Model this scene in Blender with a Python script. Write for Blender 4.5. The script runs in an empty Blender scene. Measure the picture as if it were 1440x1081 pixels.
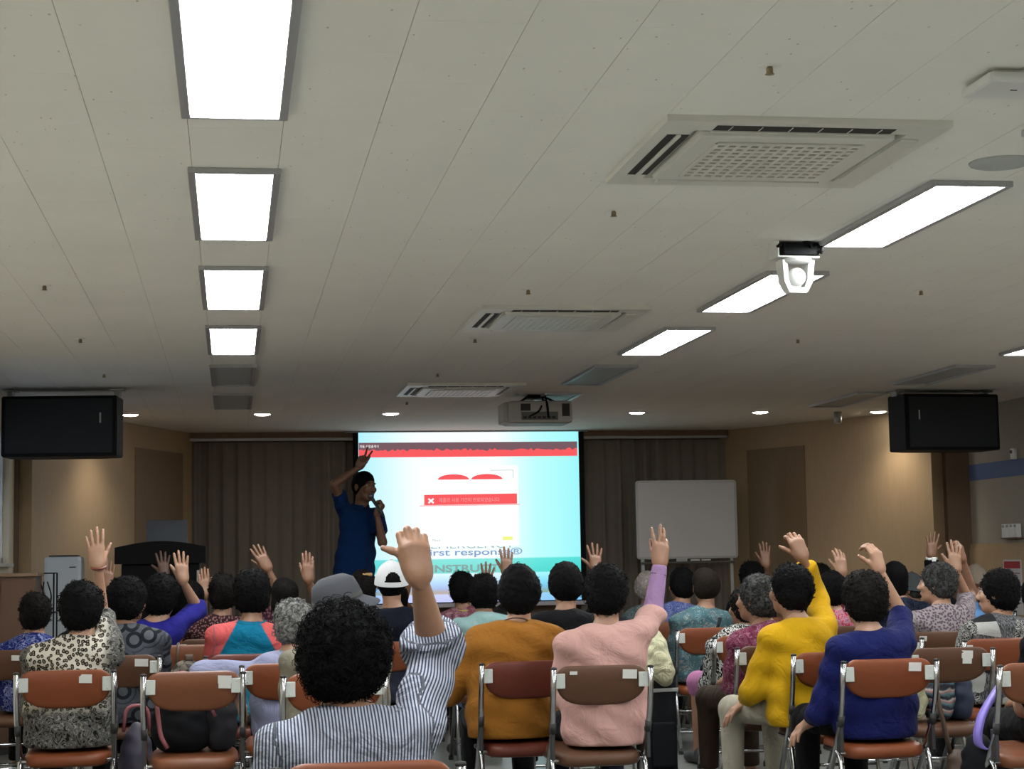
import bpy, bmesh, math, random
import numpy as np
from mathutils import Vector, Matrix
random.seed(7); RNG = np.random.default_rng(7)
PI = math.pi
SC = bpy.context.scene
COL = SC.collection

# ------------------------------------------------------------------ camera
CAM_Z = 1.27
CEIL = 2.66
FPX, CX, CY = 2500.0, 720.0, 540.5
YAW, PITCH, ROLL = 0.157221587, 0.097991477, -0.017
_f = Vector((math.sin(YAW) * math.cos(PITCH), math.cos(YAW) * math.cos(PITCH), math.sin(PITCH)))
_r0 = Vector((math.cos(YAW), -math.sin(YAW), 0)); _u0 = _r0.cross(_f)
_R = _r0 * math.cos(ROLL) + _u0 * math.sin(ROLL)
_U = _u0 * math.cos(ROLL) - _r0 * math.sin(ROLL)
CAMP = Vector((0, 0, CAM_Z))
cam_d = bpy.data.cameras.new('camera'); cam_d.sensor_width = 36; cam_d.lens = FPX / 1440 * 36
cam_d.clip_start = 0.05; cam_d.clip_end = 100
cam = bpy.data.objects.new('camera', cam_d); COL.objects.link(cam)
cam.matrix_world = Matrix(((_R.x, _U.x, -_f.x, 0), (_R.y, _U.y, -_f.y, 0), (_R.z, _U.z, -_f.z, CAM_Z), (0, 0, 0, 1)))
SC.camera = cam

# ------------------------------------------------------------------ light and exposure
PANEL = 47.0        # ceiling panels
DOWN = 45.0         # downlights over the stage
SPOT = 40.0         # beam of each downlight
SCREEN = 1.05       # projected picture
SC.view_settings.view_transform = 'Standard'; SC.view_settings.look = 'None'
SC.view_settings.gamma = 1; SC.view_settings.use_curve_mapping = False
SC.view_settings.exposure = 0.0
wd = bpy.data.worlds.new('world'); SC.world = wd; wd.use_nodes = True
wd.node_tree.nodes['Background'].inputs[0].default_value = (0.75, 0.85, 1, 1)
wd.node_tree.nodes['Background'].inputs[1].default_value = 0.9

# ------------------------------------------------------------------ geometry of the view, used to survey positions
def ray(px, py): return _R * ((px - CX) / FPX) - _U * ((py - CY) / FPX) + _f
def at_y(px, py, Y):
    d = ray(px, py); return CAMP + d * (Y / d.y)
def at_z(px, py, z):
    d = ray(px, py); return CAMP + d * ((z - CAM_Z) / d.z)
def at_wall(px, A, B, py=700):
    """parameter along the plan line A-B met by the picture column px"""
    d = ray(px, py); ax, ay = A; bx, by = B; ex, ey = bx - ax, by - ay
    den = d.x * -ey + d.y * ex
    t = (ax * -ey + ay * ex) / den
    x, y = d.x * t, d.y * t
    return ((x - ax) * ex + (y - ay) * ey) / (ex * ex + ey * ey)

# ------------------------------------------------------------------ materials
MC = {}
class NT:
    def __init__(s, name):
        s.m = bpy.data.materials.new(name); s.m.use_nodes = True
        s.t = s.m.node_tree; s.b = s.t.nodes['Principled BSDF']; s.out = s.t.nodes['Material Output']
    def n(s, typ, ins=None, **kw):
        nd = s.t.nodes.new(typ)
        for k, v in kw.items(): setattr(nd, k, v)
        for k, v in (ins or {}).items(): s.set(nd.inputs[k], v)
        return nd
    def set(s, sock, v):
        if isinstance(v, bpy.types.NodeSocket): s.t.links.new(v, sock)
        elif isinstance(v, (tuple, list)) and len(v) == 3 and sock.type == 'RGBA': sock.default_value = (*v, 1)
        else: sock.default_value = v
    def coord(s, which='Object'): return s.n('ShaderNodeTexCoord').outputs[which]
    def attr(s, a='pat'): return s.n('ShaderNodeAttribute', attribute_name=a).outputs['Vector']
    def map(s, v, scale=(1, 1, 1), rot=(0, 0, 0), loc=(0, 0, 0)):
        return s.n('ShaderNodeMapping', {'Vector': v, 'Scale': scale, 'Rotation': rot, 'Location': loc}).outputs[0]
    def noise(s, v, scale, detail=3, rough=.55, dist=0):
        return s.n('ShaderNodeTexNoise', {'Vector': v, 'Scale': scale, 'Detail': detail, 'Roughness': rough, 'Distortion': dist}).outputs[0]
    def flat(s, v):
        q = s.sep(v); nd = s.n('ShaderNodeCombineXYZ', {0: q[0], 1: q[2]}); return nd.outputs[0]
    def vor2(s, v, scale, out='Distance', rnd=1.0):
        return s.n('ShaderNodeTexVoronoi', {'Vector': s.flat(v), 'Scale': scale, 'Randomness': rnd}, voronoi_dimensions='2D').outputs[out]
    def vor(s, v, scale, feature='F1', out='Distance', rnd=1.0):
        return s.n('ShaderNodeTexVoronoi', {'Vector': v, 'Scale': scale, 'Randomness': rnd}, feature=feature).outputs[out]
    def ramp(s, f, stops, interp='LINEAR'):
        nd = s.n('ShaderNodeValToRGB', {'Fac': f}); cr = nd.color_ramp; cr.interpolation = interp
        while len(cr.elements) < len(stops): cr.elements.new(.5)
        for e, (p, c) in zip(cr.elements, stops):
            e.position = p; e.color = (*c, 1) if len(c) == 3 else c
        return nd.outputs[0]
    def mix(s, f, a, b, mode='MIX'):
        nd = s.n('ShaderNodeMix', data_type='RGBA', blend_type=mode)
        s.set(nd.inputs[0], f); s.set(nd.inputs[6], a); s.set(nd.inputs[7], b); return nd.outputs[2]
    def math(s, op, a, b=0.0, c=0.0):
        nd = s.n('ShaderNodeMath', operation=op); s.set(nd.inputs[0], a); s.set(nd.inputs[1], b)
        if op in ('MULTIPLY_ADD',): s.set(nd.inputs[2], c)
        return nd.outputs[0]
    def sep(s, v): return s.n('ShaderNodeSeparateXYZ', {'Vector': v}).outputs
    def bump(s, h, strength=.3, dist=.01):
        s.set(s.b.inputs['Normal'], s.n('ShaderNodeBump', {'Height': h, 'Strength': strength, 'Distance': dist}).outputs[0])
    def base(s, c): s.set(s.b.inputs['Base Color'], c)
    def rough(s, r): s.set(s.b.inputs['Roughness'], r)
    def done(s): MC[s.m.name] = s.m; return s.m
def srgb(r, g, b):
    f = lambda c: (c / 255 / 12.92) if c <= 10 else ((c / 255 + .055) / 1.055) ** 2.4
    return (f(r) * .43, f(g) * .43, f(b) * .43)
def plain(name, col, rough=.6, metal=0, bump=0, bscale=60, spec=.5, var=0):
    if name in MC: return MC[name]
    s = NT(name); v = s.coord()
    if var:
        s.base(s.mix(s.math('MULTIPLY', s.noise(v, bscale * .2, 4), var), col, tuple(c * .35 for c in col)))
    else: s.base(col)
    s.rough(rough); s.b.inputs['Metallic'].default_value = metal; s.b.inputs['Specular IOR Level'].default_value = spec
    if bump: s.bump(s.noise(v, bscale, 4), bump, .004)
    return s.done()
def emit(name, col, strength):
    s = NT(name); s.base((0, 0, 0)); s.b.inputs['Emission Color'].default_value = (*col, 1)
    s.b.inputs['Emission Strength'].default_value = strength; s.b.inputs['Specular IOR Level'].default_value = 0
    return s.done()
def wood(name, c1, c2, rough=.45, sc=1.0):
    s = NT(name); v = s.coord()
    g = s.noise(s.map(v, (14 * sc, 14 * sc, .9 * sc)), 2.2, 6, .65, .6)
    f = s.noise(s.map(v, (90 * sc, 90 * sc, 2 * sc)), 3, 3, .6)
    c = s.mix(g, c1, c2); s.base(s.mix(s.math('MULTIPLY', f, .35), c, tuple(x * .55 for x in c2)))
    s.rough(rough); s.bump(f, .08, .002); return s.done()
def cloth(name, col, var=.0, fold=.35, fine=True):
    """plain cloth: weave grain and soft creases over the cloth's own colour"""
    s = NT(name); v = s.attr()
    s.base(s.mix(s.math('MULTIPLY', s.noise(v, 9, 3), .25 + var), col, tuple(c * .72 for c in col)))
    s.rough(.88); s.b.inputs['Specular IOR Level'].default_value = .1; s.b.inputs['Sheen Weight'].default_value = .02
    creases(s, v, fold); return s.done()
def creases(s, v, fold=.35):
    a = s.noise(s.map(v, (5, 9, 5), (0, 0, .35)), 1.6, 3, .5, 1.2); b = s.noise(v, 260, 2)
    s.bump(s.math('MULTIPLY_ADD', b, .05, a), fold, .05)
def pattern(name, fn, fold=.3):
    s = NT(name); v = s.attr(); s.base(fn(s, v)); s.rough(.88); s.b.inputs['Specular IOR Level'].default_value = .1
    creases(s, v, fold); return s.done()
def floral(name, base, cols, scale=14, dist=.5, dens=.42):
    def fn(s, v):
        w = s.n('ShaderNodeVectorMath', {0: v, 1: s.n('ShaderNodeTexNoise', {'Vector': v, 'Scale': 22.0}).outputs['Color']}, operation='MULTIPLY_ADD')
        s.set(w.inputs[1], (1, 1, 1)); nz = s.n('ShaderNodeTexNoise', {'Vector': v, 'Scale': 22.0, 'Detail': 2.0})
        sc2 = s.n('ShaderNodeVectorMath', {0: nz.outputs['Color']}, operation='SCALE'); sc2.inputs['Scale'].default_value = .035
        s.set(w.inputs[2], sc2.outputs[0]); p = w.outputs[0]
        d = s.vor2(p, scale); cc = s.vor2(p, scale, out='Color'); r = s.sep(cc)[0]
        stops = [(i / len(cols), c) for i, c in enumerate(cols)]
        blob = s.ramp(r, stops, 'CONSTANT')
        inner = s.mix(s.ramp(d, [(.12, (1, 1, 1)), (.16, (0, 0, 0))]), blob, tuple(min(1, c * 1.8 + .05) for c in base))
        c = s.mix(s.ramp(d, [(dens - .05, (1, 1, 1)), (dens + .03, (0, 0, 0))]), base, inner)
        return s.mix(s.math('MULTIPLY', s.noise(v, 60, 3), .35), c, tuple(x * .4 for x in base))
    return pattern(name, fn)

# ------------------------------------------------------------------ objects and tags
def tag(o, label=None, cat=None, group=None, kind=None):
    if label: o['label'] = label
    if cat: o['category'] = cat
    if group: o['group'] = group
    if kind: o['kind'] = kind
    return o
def empty(name, loc=(0, 0, 0), rz=0, label=None, cat=None, group=None):
    o = bpy.data.objects.new(name, None); COL.objects.link(o); o.location = loc; o.rotation_euler = (0, 0, rz)
    o.empty_display_size = .1
    return tag(o, label, cat, group)
def link(name, me, mats=(), parent=None, smooth=False):
    o = bpy.data.objects.new(name, me); COL.objects.link(o)
    if not isinstance(mats, (list, tuple)): mats = [mats]
    if len(me.materials) == 0:
        for m in mats: me.materials.append(m)
    if smooth: me.shade_smooth()
    if parent: o.parent = parent
    return o
def remat(o, m):
    """give this object its own material while the mesh stays shared"""
    if len(o.material_slots) == 0: o.data.materials.append(m)
    o.material_slots[0].link = 'OBJECT'; o.material_slots[0].material = m
def kids(o): return [c for c in COL.objects if c.parent == o]
def copy_tree(o, parent=None, _map=None):
    if _map is None:
        _map = {}
        for c in COL.objects:
            if c.parent: _map.setdefault(c.parent.name, []).append(c)
    c = o.copy(); COL.objects.link(c)
    if parent: c.parent = parent
    for ch in _map.get(o.name, []): copy_tree(ch, c, _map)
    return c
class MB:
    def __init__(s): s.v = []; s.f = []; s.sm = []
    def add(s, vs, fs, smooth=False, M=None):
        o = len(s.v)
        for p in vs:
            p = Vector(p); s.v.append(tuple(M @ p) if M is not None else tuple(p))
        for f in fs: s.f.append(tuple(i + o for i in f)); s.sm.append(smooth)
        return s
    def box(s, lo, hi, M=None):
        x0, y0, z0 = lo; x1, y1, z1 = hi
        return s.add([(x0, y0, z0), (x1, y0, z0), (x1, y1, z0), (x0, y1, z0), (x0, y0, z1), (x1, y0, z1), (x1, y1, z1), (x0, y1, z1)],
                     [(0, 3, 2, 1), (4, 5, 6, 7), (0, 1, 5, 4), (1, 2, 6, 5), (2, 3, 7, 6), (3, 0, 4, 7)], M=M)
    def bbox(s, lo, hi, b=.005, M=None):
        """box with chamfered edges"""
        bm = bmesh.new(); bmesh.ops.create_cube(bm, size=1)
        sz = [hi[i] - lo[i] for i in range(3)]; ce = [(hi[i] + lo[i]) / 2 for i in range(3)]
        for v in bm.verts: v.co = Vector([v.co[i] * sz[i] + ce[i] for i in range(3)])
        bmesh.ops.bevel(bm, geom=list(bm.edges), offset=min(b, min(sz) * .45), segments=2, affect='EDGES', profile=.6)
        s.frombm(bm, M); return s
    def frombm(s, bm, M=None, smooth=False):
        bm.verts.index_update(); s.add([v.co.copy() for v in bm.verts], [[v.index for v in f.verts] for f in bm.faces], smooth, M); bm.free()
    def prism(s, poly, z0, z1, M=None, smooth=False):
        n = len(poly); vs = [(x, y, z0) for x, y in poly] + [(x, y, z1) for x, y in poly]
        fs = [tuple(range(n - 1, -1, -1)), tuple(range(n, 2 * n))] + [(i, (i + 1) % n, n + (i + 1) % n, n + i) for i in range(n)]
        return s.add(vs, fs, smooth, M)
    def tube(s, pts, r, seg=8, caps=True, M=None, closed=False):
        P = [Vector(p) for p in pts]; n = len(P); rs = r if isinstance(r, (list, tuple)) else [r] * n
        vs, fs = [], []; up = None
        for i in range(n):
            if closed: t = (P[(i + 1) % n] - P[i - 1])
            else: t = (P[min(i + 1, n - 1)] - P[max(i - 1, 0)])
            t.normalize()
            if up is None:
                up = Vector((0, 0, 1)) if abs(t.z) < .9 else Vector((1, 0, 0))
            a = t.cross(up); a.normalize(); up = a.cross(t)
            for k in range(seg):
                w = 2 * PI * k / seg; vs.append(P[i] + (a * math.cos(w) + up * math.sin(w)) * rs[i])
        m = n if closed else n - 1
        for i in range(m):
            j = (i + 1) % n
            for k in range(seg):
                k2 = (k + 1) % seg; fs.append((i * seg + k, i * seg + k2, j * seg + k2, j * seg + k))
        if caps and not closed: fs.append(tuple(range(seg - 1, -1, -1))); fs.append(tuple((n - 1) * seg + k for k in range(seg)))
        return s.add(vs, fs, True, M)
    def lathe(s, prof, seg=24, M=None, cap=True):
        vs = [(r * math.cos(2 * PI * k / seg), r * math.sin(2 * PI * k / seg), z) for r, z in prof for k in range(seg)]; n = len(prof)
        fs = [(i * seg + k, i * seg + (k + 1) % seg, (i + 1) * seg + (k + 1) % seg, (i + 1) * seg + k) for i in range(n - 1) for k in range(seg)]
        if cap: fs += [tuple(range(seg - 1, -1, -1)), tuple((n - 1) * seg + k for k in range(seg))]
        return s.add(vs, fs, True, M)
    def pillow(s, outline, th, M=None, rings=4, edge=.014):
        """closed cushion: outline (x,y) in plan, rounded rim, thickness th along z, centred on z=0"""
        n = len(outline); c = [sum(p[0] for p in outline) / n, sum(p[1] for p in outline) / n]; L = []
        prof = [(0, 0)] + [(math.sin(a), 1 - math.cos(a)) for a in (PI / 6, PI / 3, PI / 2)]
        R = []
        for zz, ins in [(math.sin(a), 1 - math.cos(a)) for a in np.linspace(-PI / 2, PI / 2, 2 * rings + 1)]: R.append((zz * th / 2, ins * edge))
        def inset(d):
            o = []
            for i in range(n):
                p, q, r = outline[i - 1], outline[i], outline[(i + 1) % n]
                tx, ty = r[0] - p[0], r[1] - p[1]; l = math.hypot(tx, ty) or 1; o.append((q[0] - ty / l * d, q[1] + tx / l * d))
            return o
        vs = []
        for z, d in R: vs += [(x, y, z) for x, y in inset(d)]
        m = len(R); fs = [(i * n + k, i * n + (k + 1) % n, (i + 1) * n + (k + 1) % n, (i + 1) * n + k) for i in range(m - 1) for k in range(n)]
        b0 = len(vs); ins = inset(edge + .008)
        for sgn in (-1, 1):
            st = len(vs); vs += [(x, y, sgn * (th / 2 + .003)) for x, y in ins]; vs.append((c[0], c[1], sgn * (th / 2 + .005)))
            base = 0 if sgn < 0 else (m - 1) * n
            for k in range(n):
                k2 = (k + 1) % n
                if sgn < 0: fs += [(base + k2, base + k, st + k, st + k2), (st + k2, st + k, st + n)]
                else: fs += [(base + k, base + k2, st + k2, st + k), (st + k, st + k2, st + n)]
        return s.add(vs, fs, True, M)
    def build(s, name, mats, parent=None):
        me = bpy.data.meshes.new(name); me.from_pydata(s.v, [], s.f); me.polygons.foreach_set('use_smooth', s.sm); me.update()
        return link(name, me, mats, parent)
def RZ(a): return Matrix.Rotation(a, 4, 'Z')
def TR(*p): return Matrix.Translation(Vector(p))
def bend(pts, r=.03, n=4):
    """round the corners of a polyline"""
    P = [Vector(p) for p in pts]; out = [P[0]]
    for i in range(1, len(P) - 1):
        a = (P[i - 1] - P[i]); b = (P[i + 1] - P[i]); d = min(r, a.length * .45, b.length * .45); a.normalize(); b.normalize()
        p0 = P[i] + a * d; p1 = P[i] + b * d
        for k in range(n + 1):
            t = k / n; out.append(p0 * (1 - t) ** 2 + P[i] * 2 * t * (1 - t) + p1 * t * t)
    out.append(P[-1]); return out

# ------------------------------------------------------------------ smooth solids (bodies, hands, hair, clothes)
class Solid:
    def __init__(s, lo, hi, h):
        s.h = h; s.lo = np.array(lo, float); n = np.ceil((np.array(hi) - s.lo) / h).astype(int) + 1; s.n = n
        s.ax = [s.lo[i] + h * np.arange(n[i]) for i in range(3)]; s.D = np.full(n, 1.0)
    def blk(s, lo, hi):
        a = np.clip(np.floor((np.array(lo) - s.lo) / s.h).astype(int), 0, s.n - 1)
        b = np.clip(np.ceil((np.array(hi) - s.lo) / s.h).astype(int) + 1, 1, s.n)
        sl = tuple(slice(a[i], max(b[i], a[i] + 1)) for i in range(3))
        return sl, s.ax[0][sl[0]][:, None, None], s.ax[1][sl[1]][None, :, None], s.ax[2][sl[2]][None, None, :]
    def put(s, sl, d, k, op=1):
        a = s.D[sl]
        if op < 0:
            d = -d; h = np.maximum(k - np.abs(a - d), 0) / k; s.D[sl] = np.maximum(a, d) + h * h * k * .25
        else:
            h = np.maximum(k - np.abs(a - d), 0) / k; s.D[sl] = np.minimum(a, d) - h * h * k * .25
    def cap(s, a, b, ra, rb, k=.02, cut=None, op=1):
        a = np.array(a, float); b = np.array(b, float); m = max(ra, rb) + k + 3 * s.h
        sl, X, Y, Z = s.blk(np.minimum(a, b) - m, np.maximum(a, b) + m); e = b - a; L = max(e @ e, 1e-9)
        t = np.clip(((X - a[0]) * e[0] + (Y - a[1]) * e[1] + (Z - a[2]) * e[2]) / L, 0, 1)
        d = np.sqrt((X - a[0] - t * e[0]) ** 2 + (Y - a[1] - t * e[1]) ** 2 + (Z - a[2] - t * e[2]) ** 2) - (ra + (rb - ra) * t)
        if cut is not None:
            p, nn = cut; nn = np.array(nn) / np.linalg.norm(nn)
            d = np.maximum(d, (X - p[0]) * nn[0] + (Y - p[1]) * nn[1] + (Z - p[2]) * nn[2])
        s.put(sl, d, k, op); return s
    def ell(s, c, r, k=.03, op=1, R=None):
        c = np.array(c, float); r = np.array(r, float); m = max(r) + k + 3 * s.h
        sl, X, Y, Z = s.blk(c - m, c + m); x, y, z = X - c[0], Y - c[1], Z - c[2]
        if R is not None: x, y, z = (R[0][0] * x + R[1][0] * y + R[2][0] * z, R[0][1] * x + R[1][1] * y + R[2][1] * z, R[0][2] * x + R[1][2] * y + R[2][2] * z)
        k0 = np.sqrt((x / r[0]) ** 2 + (y / r[1]) ** 2 + (z / r[2]) ** 2); k1 = np.sqrt((x / r[0] ** 2) ** 2 + (y / r[1] ** 2) ** 2 + (z / r[2] ** 2) ** 2) + 1e-9
        s.put(sl, k0 * (k0 - 1) / k1, k, op); return s
    def plane(s, p, nn):
        sl, X, Y, Z = s.blk(s.lo - 1, s.lo + 99); s.D = np.maximum(s.D, (X - p[0]) * nn[0] + (Y - p[1]) * nn[1] + (Z - p[2]) * nn[2]); return s
    def wob(s, fn):
        X, Y, Z = np.meshgrid(*s.ax, indexing='ij', sparse=True); s.D = s.D + fn(X, Y, Z) * (np.abs(s.D) < .08); return s
    def surf(s):
        D = s.D; D = D.copy(); D[0] = D[-1] = 1; D[:, 0] = D[:, -1] = 1; D[:, :, 0] = D[:, :, -1] = 1
        I = D < 0; n = s.n; c = [(i, j, k) for i in (0, 1) for j in (0, 1) for k in (0, 1)]
        def sh(A, o): return A[o[0]:n[0] - 1 + o[0], o[1]:n[1] - 1 + o[1], o[2]:n[2] - 1 + o[2]]
        cnt = sum(sh(I, o).astype(np.int8) for o in c); act = (cnt > 0) & (cnt < 8); ii = np.argwhere(act)
        val = {o: D[ii[:, 0] + o[0], ii[:, 1] + o[1], ii[:, 2] + o[2]] for o in c}
        S = np.zeros((len(ii), 3)); N = np.zeros(len(ii))
        for o in c:
            for ax in range(3):
                if o[ax] == 0:
                    q = list(o); q[ax] = 1; q = tuple(q); va, vb = val[o], val[q]; m = (va < 0) != (vb < 0)
                    t = np.where(m, va / np.where(m, va - vb, 1), 0); P = np.tile(np.array(o, float), (len(ii), 1)); P[:, ax] += t
                    S += P * m[:, None]; N += m
        V = s.lo + s.h * (ii + S / N[:, None]); idx = -np.ones(act.shape, int); idx[act] = np.arange(len(ii)); F = []
        for ax in range(3):
            A = [slice(0, n[i]) for i in range(3)]; A[ax] = slice(0, n[ax] - 1); B = list(A); B[ax] = slice(1, n[ax])
            a, b = I[tuple(A)], I[tuple(B)]; e = np.argwhere(a != b); sg = a[tuple(e.T)]
            u, v = (ax + 1) % 3, (ax + 2) % 3; ok = (e[:, u] > 0) & (e[:, v] > 0) & (e[:, u] < n[u] - 1) & (e[:, v] < n[v] - 1); e = e[ok]; sg = sg[ok]
            def g(du, dv):
                q = e.copy(); q[:, u] += du; q[:, v] += dv; return idx[tuple(q.T)]
            Q = np.stack([g(-1, -1), g(0, -1), g(0, 0), g(-1, 0)], 1); Q[~sg] = Q[~sg][:, ::-1]; F.append(Q)
        return V, np.concatenate(F)
def mesh_np(name, V, F, mi=None, attrs=None):
    me = bpy.data.meshes.new(name); me.vertices.add(len(V)); me.vertices.foreach_set('co', np.ascontiguousarray(V, dtype=np.float32).ravel())
    me.loops.add(F.size); me.loops.foreach_set('vertex_index', F.astype(np.int32).ravel())
    me.polygons.add(len(F)); me.polygons.foreach_set('loop_start', np.arange(0, F.size, F.shape[1], dtype=np.int32))
    me.polygons.foreach_set('use_smooth', np.ones(len(F), bool))
    if mi is not None: me.polygons.foreach_set('material_index', mi.astype(np.int32))
    me.update(calc_edges=True)
    for k, a in (attrs or {}).items():
        at = me.attributes.new(k, 'FLOAT_VECTOR', 'POINT'); at.data.foreach_set('vector', np.ascontiguousarray(a, dtype=np.float32).ravel())
    return me
def relax(V, F, it=1, lam=.5):
    for _ in range(it):
        S = np.zeros_like(V); C = np.zeros(len(V))
        for a, b in ((0, 1), (1, 2), (2, 3), (3, 0)):
            for p, q in ((a, b), (b, a)):
                np.add.at(S, F[:, p], V[F[:, q]]); np.add.at(C, F[:, p], 1)
        V = V + lam * (S / C[:, None] - V)
    return V

# ------------------------------------------------------------------ body templates
def cube_sphere(c, r, n=4):
    V, F = [], []
    for ax in range(3):
        for sg in (-1, 1):
            o = len(V)
            for i in range(n + 1):
                for j in range(n + 1):
                    p = [0, 0, 0]; p[ax] = sg; p[(ax + 1) % 3] = 2 * i / n - 1; p[(ax + 2) % 3] = 2 * j / n - 1
                    q = np.array(p, float); V.append(np.array(c) + r * q / np.linalg.norm(q))
            for i in range(n):
                for j in range(n):
                    q = [o + i * (n + 1) + j, o + (i + 1) * (n + 1) + j, o + (i + 1) * (n + 1) + j + 1, o + i * (n + 1) + j + 1]
                    F.append(q if sg > 0 else q[::-1])
    return np.array(V), np.array(F)
def join(parts):
    V, F, M = [], [], []; o = 0
    for v, f, m in parts:
        V.append(v); F.append(f + o); M.append(np.full(len(f), m) if np.isscalar(m) else m); o += len(v)
    return np.concatenate(V), np.concatenate(F), np.concatenate(M)
def head_tpl(h, male=False):
    s = Solid((-.11, -.13, -.17), (.11, .14, .13), h)
    s.ell((0, -.014, .03), (.074, .094, .086), .03).ell((0, .028, -.035), (.056, .062, .074), .03)
    s.ell((0, .058, -.092), (.026, .024, .02), .025).ell((0, .03, -.075), (.05 if male else .044, .045, .03), .03)
    for x in (-1, 1):
        s.ell((x * .036, .07, -.025), (.024, .02, .022), .02)
        s.ell((x * .031, .1, .008), (.017, .014, .012), .012, -1)
        s.ell((x * .079, -.008, -.006), (.010, .019, .031), .006)
        s.ell((x * .085, -.002, -.004), (.006, .010, .018), .004, -1)
    s.ell((0, .082, .024), (.05, .014, .009), .015)
    s.cap((0, .09, .006), (0, .108, -.028), .007, .011, .012).ell((0, .1, -.032), (.017, .01, .008), .008)
    s.ell((0, .088, -.056), (.023, .012, .0065), .005).ell((0, .087, -.066), (.02, .012, .006), .004)
    s.cap((0, -.022, -.05), (0, -.032, -.16), .052, .056, .03)
    V, F = s.surf(); c = V[F].mean(1); mi = np.zeros(len(F), int)
    mi[(np.abs(c[:, 0]) < .024) & (c[:, 1] > .09) & (np.abs(c[:, 2] + .061) < .011)] = 3
    mi[(np.abs(np.abs(c[:, 0]) - .032) < .02) & (c[:, 1] > .07) & (np.abs(c[:, 2] - .029) < .0045)] = 2
    out = [(V, F, mi)]
    for x in (-1, 1):
        v, f = cube_sphere((x * .031, .0725, .007), .0112); c = v[f].mean(1); m = np.ones(len(f), int)
        m[(np.hypot(c[:, 0] - x * .031, c[:, 2] - .007) < .0062) & (c[:, 1] > .0725)] = 2; out.append((v, f, m))
    return join(out)
POSES = {'open': ([(.05, .1, .05)] * 4, [-.14, -.04, .07, .18], .55), 'spread': ([(.02, .08, .05)] * 4, [-.24, -.07, .1, .28], .9),
    'closed': ([(.08, .12, .08)] * 4, [-.03, -.01, .02, .05], .3), 'relaxed': ([(.3, .5, .3)] * 4, [-.08, -.02, .05, .12], .6),
    'curl': ([(.5, 1.0, .6), (.55, 1.1, .6), (.6, 1.15, .6), (.7, 1.2, .7)], [-.05, -.01, .04, .09], .8),
    'fist': ([(.50, 1.75, .9), (.42, 1.75, .9), (.45, 1.75, .9), (.55, 1.7, .9)], [-.06, -.015, .03, .08], 1.25),
    'three': ([(.15, .2, .1), (.05, .1, .05), (.1, .35, .2), (.45, .7, .4)], [-.2, .04, .03, .02], .2),
    'vee': ([(.0, .05, .05), (.0, .05, .05), (1.5, 1.6, .9), (1.5, 1.6, .9)], [-.2, .14, .03, .04], .2),
    'grip': ([(1.0, 1.2, .8)] * 4, [-.04, -.01, .02, .05], .3), 'lap': ([(.25, .35, .2)] * 4, [-.08, -.02, .05, .1], .5)}
def hand_tpl(pose, h):
    bends, spread, th = POSES[pose]
    s = Solid((-.12, -.06, -.05), (.09, .13, .21), h)
    xs = [-.029, -.0095, .0105, .028]; kz = [.087, .092, .088, .079]
    L = [(.041, .025, .019), (.045, .028, .020), (.042, .026, .019), (.033, .020, .017)]
    s.cap((0, 0, -.012), (0, 0, .0), .0205, .0215, .01).cap((-.004, 0, .004), (-.008, 0, .02), .0205, .021, .012).cap((.005, 0, .004), (.009, 0, .02), .0195, .020, .012)
    for i in range(4):
        s.cap((xs[i] * .55, .002, .012), (xs[i], 0, kz[i]), .0175, .0125, .02)
        p = np.array((xs[i], 0, kz[i])); a = 0.0
        for j in range(3):
            a += bends[i][j]; d = np.array((math.sin(spread[i]) * math.cos(a), math.sin(a), math.cos(spread[i]) * math.cos(a)))
            q = p + d * L[i][j]; r0 = (  .0098 + .0016 * (pose == 'fist'), .0088 + .0016 * (pose == 'fist'), .008)[j] * (1 - .06 * (i == 3)); s.cap(p, q, r0 + .0006, r0 - .0006, .003); p = q
    s.ell((-.018, .008, .035), (.02, .016, .03), .015).ell((.02, .008, .03), (.015, .013, .03), .015)
    b = np.array((-.018, .006, .024)); d1 = np.array((-math.sin(.35 + th * .45), .35, math.cos(.35 + th * .45))); d1 /= np.linalg.norm(d1)
    d2 = np.array((-math.sin(th * .95), .25, math.cos(th * .95))); d2 /= np.linalg.norm(d2)
    if pose == 'fist':
        b = np.array((-.024, .004, .036)); d1 = unit((-.36, .15, .92)); d2 = unit((-1, .02, .5))
    m = b + d1 * .043; s.cap(b, m, .0155, .0115, .012); n = m + d2 * (.024 if pose == 'fist' else .031); s.cap(m, n, .0112, .0098, .006); s.cap(n, n + d2 * .022, .0098, .0078, .004)
    return s.surf()
_HC = {}
def hand(pose, h):
    if (pose, h) not in _HC: _HC[(pose, h)] = hand_tpl(pose, h)
    return _HC[(pose, h)]
_HD = {}
def head(h, male=False):
    if (h, male) not in _HD: _HD[(h, male)] = head_tpl(h, male)
    return _HD[(h, male)]
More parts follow.
